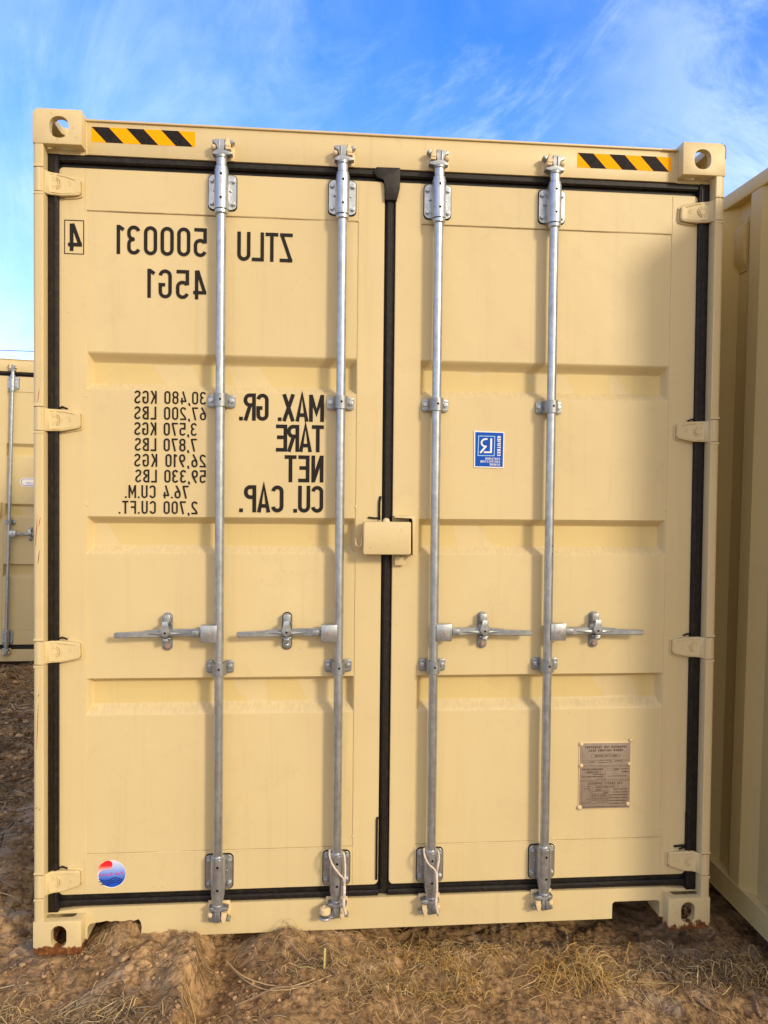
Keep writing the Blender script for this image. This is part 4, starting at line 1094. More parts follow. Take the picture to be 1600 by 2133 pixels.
for i, (t, xr, wd) in enumerate((('MAX. GR.', -0.2315, 0.300), ('TARE', -0.2315, 0.170), ('NET', -0.2315, 0.139), ('CU. CAP.', -0.2315, 0.298))):
    line(t, 'tall mirrored heading ' + t, xr, 1.8640 - i*0.1085, 0.0965, YT, 'ink', width=wd, s=0.138)
for i, (t, a, b_) in enumerate((('30,480 KGS', 280, 430), ('67,200 LBS', 280, 430), ('3,570 KGS', 280, 411), ('7,870 LBS', 281, 411), ('26,910 KGS', 280, 430), ('59,330 LBS', 282, 430), ('76.4 CU.M.', 261, 394), ('2,700 CU.FT.', 248, 413))):
    line(t, 'small mirrored figures ' + t, X0(b_), 1.9170 - i*0.0553, 0.0455, YT, 'ink', width=(b_-a)*0.00165, s=0.128, w0=0.47)

# round shipping line sticker
mb = MB(); cx, cz, R_ = -0.969, 0.250, 0.0495; Y0 = DR + 0.0006
ring = [(cx+R_*math.cos(t), cz+R_*math.sin(t)) for t in np.linspace(0, 2*PI, 49)[:-1]]
mb.prism(ring, Y0-0.0012, DR+0.0021, 'white')
c2 = (cx+0.0012, cz+0.0008); r2 = R_*0.955
mb.prism([(c2[0]+r2*math.cos(t), c2[1]+r2*math.sin(t)) for t in np.linspace(0, 2*PI, 49)[:-1]], Y0-0.0016, Y0-0.0013, 'globe')
K = 0.0495/400.0
def zp(l): return [(cx + (a-710)*K, cz - (b-810)*K) for a, b in l]
mb.prism(zp([(628, 412), (690, 430), (728, 480), (735, 540), (715, 605), (660, 650), (590, 664), (500, 672), (430, 700), (380, 740), (350, 790), (335, 850), (330, 900), (318, 800), (325, 700), (355, 600), (410, 520), (500, 450), (570, 418)]), Y0-0.0020, Y0-0.0017, 'redblob')
put_text(mb, 'Pan', cx+(1020-710)*K, cz-(833-810)*K, 0.0118, Y0-0.0021, 'magenta', width=0.0250, s=0.19, w0=0.55)
put_text(mb, 'Ocean', cx+(735-710)*K, cz-(850-810)*K, 0.0118, Y0-0.0021, 'magenta', width=0.0440, s=0.19, w0=0.55)
for wl in ([(352, 948), (430, 985), (500, 1002), (570, 1003), (640, 990), (710, 945), (760, 918), (820, 912), (880, 925), (950, 960), (1035, 1000)],
           [(362, 1005), (430, 1040), (500, 1058), (570, 1063), (640, 1045), (710, 1005), (760, 985), (820, 977), (880, 988), (940, 1012), (1000, 1038)],
           [(410, 1080), (460, 1102), (520, 1118), (580, 1120), (640, 1105), (700, 1068), (750, 1048), (810, 1042), (870, 1050), (955, 1082)]):
    pr = ribbon(zp(wl), 0.0030); vs = []; fs = []
    for a, b_ in pr: vs += [(a.x, Y0-0.0018, a.y), (b_.x, Y0-0.0018, b_.y)]
    for i in range(len(pr)-1): fs.append((2*i, 2*i+1, 2*i+3, 2*i+2))
    mb.add(vs, fs, 'navy')
mb.build('sticker', dl)['label'] = 'round blue and red sticker with waves'

# certification sticker
mb = MB(); xa, xb, zb, zt = 0.3155, 0.4270, 1.7090, 1.8410; y = PN-0.0022
mb.prism([(xa, zb), (xb-0.0015, zb-0.0015), (xb, zt-0.002), (xa-0.0012, zt+0.001)], y, PN-0.0006, 'white')
mb.prism([(xa+0.0040, zb+0.0038), (xb-0.0048, zb+0.0026), (xb-0.0038, zt-0.0052), (xa+0.0034, zt-0.0035)], y-0.0003, y-0.0001, 'blue')
def lp(a, b_): return (xa + (a-285)/1000.0*0.1110, zt - (b_-285)/1230.0*0.1320)
def lstroke(pts, s, k='white', yy=0.0006):
    pr = ribbon([lp(*p) for p in pts], s); vs = []; fs = []
    for a, b_ in pr: vs += [(a.x, y-yy, a.y), (b_.x, y-yy, b_.y)]
    for i in range(len(pr)-1): fs.append((2*i, 2*i+1, 2*i+3, 2*i+2))
    mb.add(vs, fs, k)
lstroke([(850, 525), (845, 1024)], 0.0068); lstroke([(870, 997), (608, 997)], 0.0058, yy=0.00066)
lstroke([(722, 550), (640, 552), (575, 580), (535, 630), (525, 690), (545, 745), (590, 785), (640, 800), (700, 797)], 0.0058); lstroke([(680, 790), (490, 1022)], 0.0066, yy=0.00066)
for a, b_ in (((420, 448), (975, 455)), ((967, 445), (955, 1122)), ((960, 1113), (405, 1113)), ((413, 1115), (427, 440))): lstroke([a, b_], 0.0024, 'lblue', yy=0.0006 + 0.00005*(a[0] % 3))
p0 = lp(1055, 1120); put_text(mb, 'CERTIFIED', p0[0], p0[1], 0.0122, y-0.0007, 'white', width=0.0730, s=0.24, w0=0.60, du=(0, 1), dv=(1, 0))
for i, (t, l_) in enumerate((('CONTAINER', 660), ('CERTIFICATION', 500), ('SCHEME', 805))):
    p0 = lp(1152, 1252+i*98); put_text(mb, t, p0[0], p0[1], 0.0078, y-0.0007, 'white', width=(1152-l_)/1000*0.111, s=0.17, w0=0.62)
mb.build('sticker', dr)['label'] = 'blue and white certification sticker'

# data plate
mb = MB(); xa, xb, zb, zt = 0.7310, 0.9250, 0.4400, 0.6860; y = PN-0.0030
mb.box((xa-0.004, PN-0.0025, zb-0.004), (xb+0.004, PN+0.001, zt+0.004), 'keeper', 0.0012)
mb.box((xa, y-0.0004, zb), (xb, y+0.0015, zt), 'platemetal', 0.0003)
def dp(a, b_): return (xa + (a-265)/1055.0*(xb-xa), zt - (b_-275)/1375.0*(zt-zb))
yp = y-0.0007
def drect(a, b_, c_, d, t=0.0008):
    x0, z1 = dp(a, b_); x1, z0 = dp(c_, d); rect_line(mb, x0, x1, z0, z1, t, yp-0.0002, 'plateink')
def dline(a, b_, c_, d, t=0.0010):
    x0, z0 = dp(a, b_); x1, z1 = dp(c_, d)
    mb.box((min(x0, x1)-t/2, yp, min(z0, z1)-t/2), (max(x0, x1)+t/2, yp+0.0002, max(z0, z1)+t/2), 'plateink')
def dtext(t, r, l, base, top, s=0.17, w0=0.6):
    x0, z0 = dp(r, base); x1, z1 = dp(l, top); put_text(mb, t, x0, z0, z1-z0, yp-0.0003, 'plateink', width=x0-x1, s=s, w0=w0)
dtext('APPROVED FOR TRANSPORT', 1238, 362, 380, 332, 0.24); dtext('UNDER CUSTOMS SEAL', 1155, 443, 450, 402, 0.24)
drect(498, 505, 1095, 572); dtext('GB/C 17712 LR/2018', 1040, 575, 560, 520)
dtext('TYPE', 1285, 1210, 655, 635); drect(925, 620, 1192, 675); dtext('PR-40HCIR-09', 1150, 985, 662, 640)
dtext('MANUFACTURER NO', 905, 610, 645, 622); dtext('OF THE CONTAINER', 905, 640, 690, 668); drect(325, 628, 585, 685); dtext('500031', 565, 465, 672, 650)
dline(285, 745, 1310, 745); dline(285, 770, 1310, 770); dline(790, 770, 790, 1048); dline(285, 1048, 1310, 1048); dline(285, 1078, 1310, 1078)
dtext('OWNER NO', 1275, 1115, 835, 812); dtext('OWNED BY', 1275, 1140, 895, 868); drect(838, 805, 1080, 852); dtext('ZTLU', 1070, 990, 845, 815)
dtext('CONTAINER SERVICES CO. LTD', 1240, 860, 982, 962)
dtext('TIMBER COMPONENT TREATMENT', 758, 310, 835, 805); drect(368, 852, 700, 908); dtext('IM/TAILEUM/2018', 650, 415, 895, 868)
dtext('MANUFACTURED BY', 755, 535, 942, 920); dtext('CONTAINER MANUFACTURING CO. LTD', 755, 305, 990, 965); dtext('CHINA', 755, 620, 1035, 1012)
dtext('CSC SAFETY APPROVAL', 1155, 428, 1145, 1098, 0.24)
drect(518, 1165, 1085, 1215); dtext('GB-LR 28531-12/2018', 990, 610, 1208, 1180); drect(312, 1175, 487, 1545); drect(518, 1238, 868, 1280); dtext('12/2018', 715, 620, 1272, 1248)
drect(518, 1292, 868, 1340); dtext('500031', 862, 765, 1330, 1308); drect(518, 1352, 680, 1400); drect(703, 1352, 868, 1400); drect(518, 1410, 680, 1470); drect(703, 1410, 868, 1470); drect(518, 1480, 868, 1535)
for i, t in enumerate(('DATE MANUFACTURED', 'IDENTIFICATION NO', 'MAXIMUM OPERATING GROSS MASS', 'ALLOWABLE STACKING LOAD 1.8G', 'TRANSVERSE RACKING TEST FORCE', 'END WALL STRENGTH 0.4P')):
    dtext(t, 1270, 975 if i < 2 else 885, 1262+i*60, 1238+i*60)
dtext('30,480 KG', 835, 725, 1386, 1364); dtext('67,200 LB', 670, 530, 1386, 1364); dtext('213,360 KG', 860, 715, 1450, 1428); dtext('470,380 LB', 670, 530, 1450, 1428); dtext('15,240 KGS', 840, 620, 1518, 1496)
dtext('ACEP', 470, 430, 1198, 1180); dtext('NEXT EXAM', 475, 360, 1240, 1220); dtext('06/23', 475, 325, 1275, 1255); dtext('DATE', 470, 405, 1460, 1440); dtext('MONTH', 470, 320, 1520, 1500)
dline(285, 1620, 1310, 1612)
for a, b_, k_ in ((285, 290, 1.0), (1320, 225, 0.9), (290, 740, 1.0), (1295, 722, 0.9), (270, 1622, 1.15), (1280, 1572, 1.0)):
    p0 = dp(a, b_); mb.lathe((p0[0], y-0.0006, p0[1]), [(0.0085*k_, -0.003), (0.0082*k_, 0.001), (0.0060*k_, 0.004), (0.0025*k_, 0.0055)], 'keeper', 'y', 14)
mb.build('data_plate', dr, 35, True)['label'] = 'small brown etched data plate held by six rivets'

# ------------------------------------------------------------------ ropes tied on the two middle rods
def strand_path(pts, n):
    P = [Vector(p) for p in pts]; out = []
    m_ = len(P)-1
    for i in range(n+1):
        t = i/n*m_; j = min(int(t), m_-1); f = t-j
        p0 = P[max(j-1, 0)]; p1 = P[j]; p2 = P[j+1]; p3 = P[min(j+2, m_)]
        out.append(0.5*((2*p1) + (p2-p0)*f + (2*p0-5*p1+4*p2-p3)*f*f + (3*p1-p0-3*p2+p3)*f*f*f))
    return out
def twisted(mb, pts, r, n, k, turns):
    c = strand_path(pts, n)
    for ph in (0, 2*PI/3, 4*PI/3):
        q = []; up = Vector((0, 1, 0))
        for i, p in enumerate(c):
            d = (c[min(i+1, n)]-c[max(i-1, 0)]).normalized(); a = (up-d*up.dot(d)).normalized(); b_ = d.cross(a)
            t = ph + turns*2*PI*i/n
            q.append(p + a*(r*0.55*math.cos(t)) + b_*(r*0.55*math.sin(t)))
        mb.tube(q, r*0.62, k, 6)
def rope(x, m, label):
    mb = MB(); Y = -0.019
    P = lambda u, y_, z: (x + m*u, y_, z)
    if m > 0:
        twisted(mb, [P(-0.026, 0.022, 0.327), P(-0.024, -0.004, 0.312), P(-0.010, -0.021, 0.288), P(0.010, -0.022, 0.262), P(0.024, -0.014, 0.240), P(0.027, -0.015, 0.215)], 0.0034, 110, 'rope', 16)
        twisted(mb, [P(-0.026, 0.022, 0.327), P(-0.010, 0.036, 0.325), P(0.012, 0.034, 0.322), P(0.025, 0.016, 0.318), P(0.029, -0.004, 0.300), P(0.030, -0.012, 0.270), P(0.029, -0.014, 0.240), P(0.027, -0.020, 0.215)], 0.0034, 130, 'rope', 18)
        twisted(mb, [P(0.027, -0.018, 0.217), P(0.027, -0.020, 0.195), P(0.025, -0.022, 0.165), P(0.027, -0.022, 0.140), P(0.033, -0.018, 0.118)], 0.0050, 90, 'rope', 8)
    else:
        twisted(mb, [P(0.026, 0.022, 0.322), P(0.025, -0.004, 0.308), P(0.014, -0.019, 0.288), P(-0.004, -0.022, 0.272), P(-0.014, -0.022, 0.258)], 0.0034, 90, 'rope', 13)
        twisted(mb, [P(0.026, 0.022, 0.322), P(0.008, 0.036, 0.322), P(-0.014, 0.032, 0.320), P(-0.026, 0.014, 0.316), P(-0.026, -0.008, 0.300), P(-0.020, -0.020, 0.278), P(-0.014, -0.024, 0.258)], 0.0034, 110, 'rope', 16)
        twisted(mb, [P(-0.014, -0.023, 0.260), P(-0.016, -0.024, 0.220), P(-0.016, -0.024, 0.180), P(-0.014, -0.024, 0.145), P(-0.020, -0.020, 0.115), P(-0.026, -0.008, 0.096)], 0.0048, 110, 'rope', 10)
    o = mb.build('rope', None, 60, True)
    tag(o, label, 'rope', 'ropes looped on the lock rods')
rope(-0.1735, 1, 'pinkish twisted rope hanging from the lock rod just left of the door seam')
rope(0.1675, -1, 'pinkish twisted rope hanging from the lock rod just right of the door seam')

# ------------------------------------------------------------------ neighbours
bgc, bl, br, _ = build_container((1.345,), 1.235, 'cream shipping container standing farther back at the left edge of the photo')
bgc.location = BG_LOC = Vector((-3.336, 4.756, -0.039)); bgc.rotation_euler = (-0.011, 0.0218, 0.1025)
nb = copy_tree(bgc)
nb.location = (1.418 + 1.219, -0.550, -0.0545); nb.rotation_euler = (0.0215, 0, 0)
nb['label'] = 'cream shipping container showing its shaded corrugated side wall at the right edge of the photo'
# oval sticker of the far container
mb = MB(); y = PN-0.0022; cx, cz = 0.400, 1.727
mb.prism(rrect(cx-0.155, cx+0.155, cz-0.042, cz+0.042, 0.0415, 8), y, PN-0.0006, 'white')
mb.prism(rrect(cx-0.146, cx+0.146, cz-0.034, cz+0.034, 0.0335, 8), y-0.0003, y-0.0001, 'navy2')
mb.prism(rrect(cx-0.141, cx+0.141, cz-0.029, cz+0.029, 0.0285, 8), y-0.0007, y-0.0004, 'white')
put_text(mb, 'ONE WAY', cx+0.045, cz+0.006, 0.011, y-0.0009, 'navy2', s=0.2, w0=0.6)
put_text(mb, 'LEAK EQUIVALENT', cx+0.10, cz-0.018, 0.015, y-0.0009, 'navy2', width=0.20, s=0.22, w0=0.55)
mb.build('sticker', br)['label'] = 'white oval sticker outlined in blue'

# ------------------------------------------------------------------ straw, crumbs, stones and sticks
def blades(n, cx, cy, sx, sy, lmin, lmax, r, cols, arch, curl, seed, uni=False, head=None, hs=9.0):
    R = np.random.RandomState(seed)
    if uni: x = R.uniform(cx, sx, n); y = R.uniform(cy, sy, n)
    else: x = R.normal(cx, sx, n); y = R.normal(cy, sy, n)
    if not uni:
        kp = vnoise(x*16, y*16, 12) + R.uniform(-0.2, 0.2, n) > (0.25 if lmax > 0.12 else 0.42); x, y = x[kp], y[kp]; n = len(x)
    L = R.uniform(lmin, lmax, n); th = R.uniform(0, 2*PI, n) if head is None else R.normal(head, hs, n)
    kc = R.normal(0, curl, n); NS = 6
    pts = np.zeros((n, NS, 3)); px_, py_ = x.copy(), y.copy()
    ar = np.abs(R.normal(0, arch, n)); base = R.uniform(-0.002, 0.006, n)
    tilt = R.normal(0, arch*0.6, n)
    for i in range(NS):
        t = i/(NS-1)
        pts[:, i, 0] = px_; pts[:, i, 1] = py_
        pts[:, i, 2] = ght(px_, py_) + base + ar*np.sin(t*PI) + np.abs(tilt)*t
        a = th + kc*t; px_ = px_ + np.cos(a)*L/(NS-1); py_ = py_ + np.sin(a)*L/(NS-1)
    # smooth heights along the blade so that it bridges the crumbs
    z = pts[:, :, 2]; zs = z.copy(); zs[:, 1:-1] = np.maximum(z[:, 1:-1], (z[:, :-2]+z[:, 2:])/2)
    pts[:, :, 2] = zs
    rad = r*R.uniform(0.5, 1.0, n)**1.6*2.3
    d = np.gradient(pts, axis=1); d /= np.linalg.norm(d, axis=2, keepdims=True) + 1e-9
    up = np.zeros_like(d); up[:, :, 2] = 1; sd = np.cross(d, up); sd /= np.linalg.norm(sd, axis=2, keepdims=True) + 1e-9
    up2 = np.cross(sd, d)
    ring = []
    for k in range(3):
        a = 2*PI*k/3
        ring.append(pts + sd*(math.cos(a)*rad[:, None, None]) + up2*(math.sin(a)*rad[:, None, None]*0.8))
    V = np.stack(ring, 2)            # n, NS, 3, 3
    idx = np.arange(n*NS*3).reshape(n, NS, 3); F = []
    for k in range(3):
        k2 = (k+1) % 3
        F.append(np.stack([idx[:, :-1, k], idx[:, :-1, k2], idx[:, 1:, k2], idx[:, 1:, k]], -1).reshape(-1, 4))
    cols = np.array(cols); c = cols[R.randint(0, len(cols), n)]*R.uniform(0.45, 1.1, (n, 1))
    C = np.concatenate([c, np.ones((n, 1))], 1); C = np.repeat(C, NS*3, axis=0)
    return V.reshape(-1, 3), np.concatenate(F), C
STR = [(0.60, 0.43, 0.20), (0.48, 0.33, 0.16), (0.72, 0.54, 0.28), (0.34, 0.23, 0.11)]
GOLD = [(0.60, 0.37, 0.11), (0.66, 0.45, 0.16), (0.50, 0.28, 0.08), (0.72, 0.54, 0.25)]
GREY = [(0.40, 0.31, 0.20), (0.30, 0.22, 0.14), (0.52, 0.42, 0.27), (0.24, 0.17, 0.10)]
DARK = [(0.16, 0.10, 0.05), (0.22, 0.14, 0.07), (0.12, 0.075, 0.04)]
sets = [
    (1000, -0.10, -0.52, 1.75, 0.16, 0.015, 0.07, 0.00055, STR, 0.004, 0.9, 1, True),
    (1500, -1.45, -0.52, -0.10, 0.10, 0.010, 0.06, 0.00050, GREY, 0.003, 1.3, 2, True),
    (1700, -0.10, -0.50, 1.75, 0.20, 0.010, 0.05, 0.00050, DARK + GREY, 0.004, 1.5, 3, True),
    (1100, 0.14, -0.12, 0.12, 0.10, 0.015, 0.06, 0.00060, GOLD, 0.012, 1.4, 4),
    (500, -0.02, -0.24, 0.14, 0.10, 0.02, 0.09, 0.00060, STR, 0.010, 1.5, 5),
    (700, 0.30, -0.03, 0.24, 0.05, 0.02, 0.07, 0.00060, GOLD + STR, 0.012, 1.6, 6),
    (620, 0.66, -0.17, 0.070, 0.042, 0.05, 0.15, 0.00075, GOLD, 0.022, 2.4, 7),
    (120, 0.74, -0.14, 0.10, 0.04, 0.05, 0.16, 0.00070, GOLD + STR, 0.018, 2.0, 8),
    (700, 1.10, -0.12, 0.16, 0.07, 0.03, 0.12, 0.00080, GREY + DARK, 0.018, 1.8, 9),
    (420, 1.30, -0.13, 0.10, 0.06, 0.03, 0.11, 0.00080, GOLD + STR, 0.024, 1.6, 10),
    (500, -0.88, -0.37, 0.14, 0.05, 0.03, 0.11, 0.00085, GREY + STR, 0.008, 1.2, 11),
    (360, -1.22, -0.33, 0.09, 0.06, 0.03, 0.10, 0.00070, STR, 0.010, 1.4, 12),
    (110, -0.95, 0.00, 0.07, 0.03, 0.02, 0.06, 0.00055, STR, 0.012, 1.4, 13),
    (70, -0.38, -0.02, 0.10, 0.03, 0.02, 0.07, 0.00055, GREY + STR, 0.014, 1.4, 14),
    (170, -0.24, -0.14, 0.10, 0.05, 0.03, 0.10, 0.00065, GREY + STR, 0.014, 1.6, 15),
    (2200, -1.95, 0.10, 0.30, 0.90, 0.03, 0.14, 0.0010, GREY + DARK, 0.012, 1.4, 16),
    (1800, -2.30, 1.60, 0.40, 0.90, 0.05, 0.22, 0.0016, GREY + DARK, 0.020, 1.4, 17),
    (900, -2.90, 3.60, 0.50, 0.60, 0.06, 0.25, 0.0022, GREY + STR, 0.025, 1.4, 18),
]
Vs, Fs, Cs, off = [], [], [], 0
for st in sets:
    v, f, c = blades(*st); Vs.append(v); Fs.append(f + off); Cs.append(c); off += len(v)
straw = np_mesh('dry_grass', np.concatenate(Vs), np.concatenate(Fs), 'straw', True, np.concatenate(Cs))
tag(straw, 'loose dry straw and grass stalks strewn over the soil', 'dry grass', kind='stuff')

# soil crumbs
def ico():
    b = bmesh.new(); bmesh.ops.create_icosphere(b, subdivisions=1, radius=1.0); b.verts.index_update()
    v = np.array([p.co[:] for p in b.verts]); f = np.array([[q.index for q in p.verts] for p in b.faces]); b.free(); return v, f
iv, if_ = ico()
def crumbs(n, x0, x1, y0, y1, rmin, rmax, seed, pw=2.5):
    R = np.random.RandomState(seed)
    x = R.uniform(x0, x1, n); y = R.uniform(y0, y1, n)
    keep = vnoise(x*7, y*7, 3) + R.uniform(-0.25, 0.25, n) > 0.42
    x, y = x[keep], y[keep]; n = len(x)
    r = rmin + (rmax-rmin)*R.rand(n)**pw
    V = iv[None]*r[:, None, None]*R.uniform(0.72, 1.2, (n, len(iv), 1)) * np.stack([R.uniform(.8, 1.3, n), R.uniform(.8, 1.3, n), R.uniform(.55, .9, n)], -1)[:, None, :]
    a = R.uniform(0, 2*PI, n); ca, sa = np.cos(a)[:, None], np.sin(a)[:, None]
    X = V[:, :, 0]*ca - V[:, :, 1]*sa + x[:, None]; Y = V[:, :, 0]*sa + V[:, :, 1]*ca + y[:, None]
    Z = V[:, :, 2] + (ght(x, y) + r*0.25)[:, None]
    F = (if_[None] + (np.arange(n)*len(iv))[:, None, None]).reshape(-1, 3)
    cols = np.array([(0.24, 0.145, 0.07), (0.33, 0.21, 0.105), (0.45, 0.30, 0.155), (0.18, 0.105, 0.052)])
    c = cols[R.randint(0, 4, n)]*R.uniform(0.8, 1.2, (n, 1)); C = np.repeat(np.concatenate([c, np.ones((n, 1))], 1), len(iv), axis=0)
    return np.stack([X, Y, Z], -1).reshape(-1, 3), F, C
Vs, Fs, Cs, off = [], [], [], 0
for st in ((5000, -1.45, 1.75, -0.55, 0.14, 0.0010, 0.0055, 21), (1500, -1.25, -0.3, -0.50, 0.02, 0.0020, 0.010, 22), (3000, -2.6, -1.25, 0.0, 2.5, 0.003, 0.022, 23), (1200, -3.6, -1.8, 2.0, 4.8, 0.006, 0.035, 24)):
    v, f, c = crumbs(*st); Vs.append(v); Fs.append(f + off); Cs.append(c); off += len(v)
gv = np_mesh('gravel', np.concatenate(Vs), np.concatenate(Fs), 'gravel', False, np.concatenate(Cs))
tag(gv, 'small crumbs and pebbles scattered over the soil', 'gravel', kind='stuff')

# camera ray helper used once to seat stones and sticks on the soil where the photograph shows them
RM = cam.rotation_euler.to_matrix(); CC = Vector(cam.location)
def hit(px_, py_):
    d = RM @ Vector((px_-800, -(py_-1066.5), -1600.0)); z = -0.05
    for _ in range(14):
        t = (z-CC.z)/d.z; p = CC + d*t; z = 0.5*z + 0.5*float(ght(p.x, p.y))
    return p.x, p.y, float(ght(p.x, p.y))

def stone(px_, py_, size, label, seed, flatn=0.7):
    x, y, z = hit(px_, py_)
    b = bmesh.new(); bmesh.ops.create_icosphere(b, subdivisions=3, radius=1.0)
    R = random.Random(seed); pl = [(Vector((R.gauss(0, 1), R.gauss(0, 1), R.gauss(0, 1))).normalized(), R.uniform(0.42, 0.74)) for _ in range(8)]
    for v in b.verts:
        for n_, d_ in pl:
            q = v.co.dot(n_) - d_
            if q > 0: v.co -= n_*q*0.92
        v.co *= 1 + 0.03*math.sin(v.co.x*9+seed)*math.cos(v.co.z*8)
    mx = Matrix.Diagonal((size*R.uniform(0.9, 1.25), size*R.uniform(0.8, 1.1), size*flatn, 1))
    mb = MB(); b.verts.index_update(); mb.bm(b, 'stone', Matrix.Rotation(R.uniform(0, 6), 4, 'Z') @ mx)
    o = mb.build('stone', None, 28); o.location = (x, y, z + size*flatn*0.25)
    tag(o, label, 'stone', 'stones lying in the soil'); return o
for i, (a, b_, s_, l) in enumerate((
    (241, 1988, 0.017, 'brown stone below the left fork pocket, highest of the small group there'),
    (257, 2000, 0.019, 'pale stone just below the highest stone under the left fork pocket'),
    (268, 2017, 0.018, 'wide pointed stone in the middle of the group under the left fork pocket'),
    (262, 2044, 0.021, 'largest light stone of the group under the left fork pocket'),
    (239, 2055, 0.014, 'orange brown stone left of the largest stone under the left fork pocket'),
    (226, 2067, 0.011, 'small rounded stone lowest in the group under the left fork pocket'),
    (203, 2028, 0.010, 'small stone at the left side of the group under the left fork pocket'),
    (214, 2031, 0.009, 'tiny stone touching another at the left of the stone group'),
    (381, 1966, 0.009, 'little pebble half way up the clod ridge near the first lock rod'),
    (972, 1994, 0.008, 'pale round pebble in straw below the third lock rod'),
    (1146, 2073, 0.014, 'round brown stone in the soil below the fourth lock rod'),
    (1120, 2102, 0.008, 'small pebble near the bottom edge, below the round brown stone'),
    (1083, 2073, 0.007, 'small light pebble left of the round brown stone'),
    (997, 2082, 0.008, 'pale pebble at the bottom edge below the third lock rod'),
    (720, 2046, 0.010, 'reddish crumb of stone beside the forked pale stalks'),
    (90, 2035, 0.016, 'flat stone in front of the left corner casting'),
    (30, 1990, 0.020, 'rounded clod stone at the far left, beside the rusty casting'),
    (48, 2010, 0.013, 'stone wedged below the rounded clod at the far left'),
    (1350, 1946, 0.020, 'grey lump lying in shade beside the right corner casting'))):
    stone(a, b_, s_, l, 40+i)

def stick(pp, r, k, label, lift=0.006, kinks=(), n=26, end=0.55, over=None, side=()):
    """pp: pixels of the photograph; optional third number raises that point over the soil"""
    P = []
    for q in pp:
        x, y, z = hit(q[0], q[1]); h = q[2] if len(q) > 2 else lift
        if h > lift:          # keep the raised point on the same sight line
            d = (Vector((x, y, z)) - CC); t = h/abs(d.z); p = Vector((x, y, z)) - d*t; P.append(p)
        else: P.append(Vector((x, y, z + h)))
    c = strand_path(P, n); R = random.Random(int(pp[0][0]))
    c = [p + Vector((R.gauss(0, r*0.18), R.gauss(0, r*0.18), R.gauss(0, r*0.12))) for p in c]
    mb = MB(); mb.tube(c, r, k, 8, lambda t: 1 - (1-end)*t)
    for t0, ang, ln in side:
        j = int(t0*n); d = (c[min(j+1, n)]-c[j]).normalized(); a = Matrix.Rotation(ang, 3, 'Z') @ d
        mb.tube([c[j], c[j]+a*ln*0.5+Vector((0, 0, 0.004)), c[j]+a*ln], r*0.45, k, 6, lambda t: 1-0.5*t)
    o = mb.build('stick', None, 60, True); tag(o, label, 'stick', 'sticks and stalks on the soil'); return o
stick([(472, 2003, .030), (500, 2030, .022), (545, 2048, .012), (600, 2055, .010), (655, 2043)], 0.0030, 'pale_bark', 'pale forked stalk with a yellow tip reaching up at the left of the tangle')
stick([(478, 2012, .016), (515, 2045, .010), (560, 2066, .006), (625, 2060), (690, 2035)], 0.0024, 'pale_bark', 'thin pale stalk curving just under the yellow tipped one')
stick([(490, 2098), (530, 2078, .010), (575, 2058, .012), (640, 2054, .008), (672, 2044)], 0.0036, 'bark', 'brown stick pointing to the lower left out of the stalk tangle', end=0.8)
stick([(600, 1958, .034), (618, 1978, .024), (640, 2000, .014), (657, 2022)], 0.0042, 'bark', 'thick brown twig leaning against the mound left of the green stub', end=0.8)
stick([(677, 1976, .034), (676, 1996, .020), (675, 2022)], 0.0036, 'green_stalk', 'short upright stub with a yellow green top', end=1.0)
stick([(622, 2016, .012), (640, 2014, .014), (656, 2022)], 0.0030, 'green_stalk', 'small yellow green bent stalk beside the upright stub')
stick([(598, 1962, .020), (594, 1990, .014), (608, 2008, .008), (630, 2022)], 0.0014, 'pale_bark', 'thin wiry root curling down the mound')
stick([(800, 2043, .010), (830, 2036, .012), (862, 2052), (888, 2076)], 0.0030, 'bark', 'grey bent twig lying below the third lock rod')
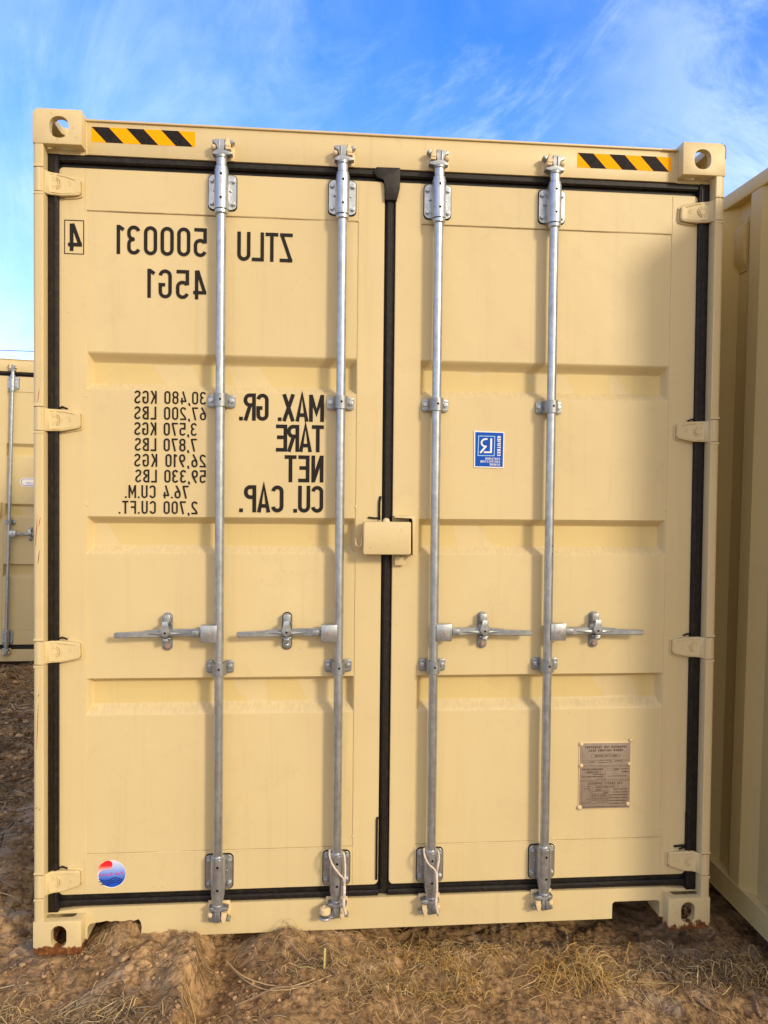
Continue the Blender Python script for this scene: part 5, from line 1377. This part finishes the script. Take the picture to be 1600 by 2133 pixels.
stick([(1328, 1950), (1345, 1985), (1370, 2020), (1405, 2055), (1450, 2085), (1500, 2118)], 0.0062, 'bark', 'long thick branch running diagonally below the right corner casting', side=((.45, 1.0, .06), (.3, -1.1, .05)), end=0.7)
stick([(1400, 1985, .012), (1425, 2020, .010), (1452, 2040, .006)], 0.0050, 'bark', 'short thick stick parallel to the long branch on its right', end=0.8)
stick([(1385, 2010, .008), (1415, 2045), (1440, 2050)], 0.0040, 'pale_bark', 'light brown stick crossing the long branch', end=0.7)
stick([(1298, 2042, .010), (1340, 2046, .010), (1385, 2047, .008), (1420, 2040)], 0.0018, 'pale_bark', 'thin straight pale stalk lying across the straw pile')
stick([(1320, 2038), (1345, 2015, .016), (1370, 2005, .012)], 0.0036, 'bark', 'crooked grey twig right of the yellow straw pile', side=((.5, 0.9, .03),))
stick([(1500, 1935), (1508, 1958), (1520, 1975)], 0.0042, 'bark', 'dark twig in the shaded gap between the containers')
stick([(1472, 1990, .010), (1480, 2015, .006), (1488, 2045), (1492, 2070)], 0.0050, 'bark', 'dark branch standing nearly upright in the tangle at the lower right')
stick([(1570, 2075, .012), (1578, 2100, .008), (1584, 2120)], 0.0070, 'bark', 'broken chunk of orange brown bark at the lower right corner', end=0.6)
stick([(1515, 2040, .012), (1540, 2020, .018), (1562, 2008, .012)], 0.0012, 'pale_bark', 'thin pale stalk over the golden tuft at the right edge')
stick([(1140, 1925), (1180, 1950), (1225, 1985), (1240, 2000)], 0.0022, 'bark', 'thin dark root under the right end of the sill')
stick([(1090, 2060, .008), (1120, 2052, .010), (1140, 2050)], 0.0012, 'pale_bark', 'short curved pale stem above the round brown stone')
stick([(0, 1835), (30, 1848, .02), (60, 1853)], 0.0034, 'bark', 'long grey root at the far left, beside the container foot')
stick([(0, 1862), (28, 1868, .02), (45, 1884)], 0.0028, 'pale_bark', 'pale forked root low at the left edge')

# thin overhead line far behind
mb = MB(); y = 60.0
pts = [(-60 + 6*i, y + 2.0*i*0.1, 12.6 + 0.004*(i-10)**2) for i in range(21)]
mb.tube(pts, 0.030, 'wire', 6); o = mb.build('power_line', None, 60)
tag(o, 'thin overhead power line crossing the sky above the far container', 'power line')
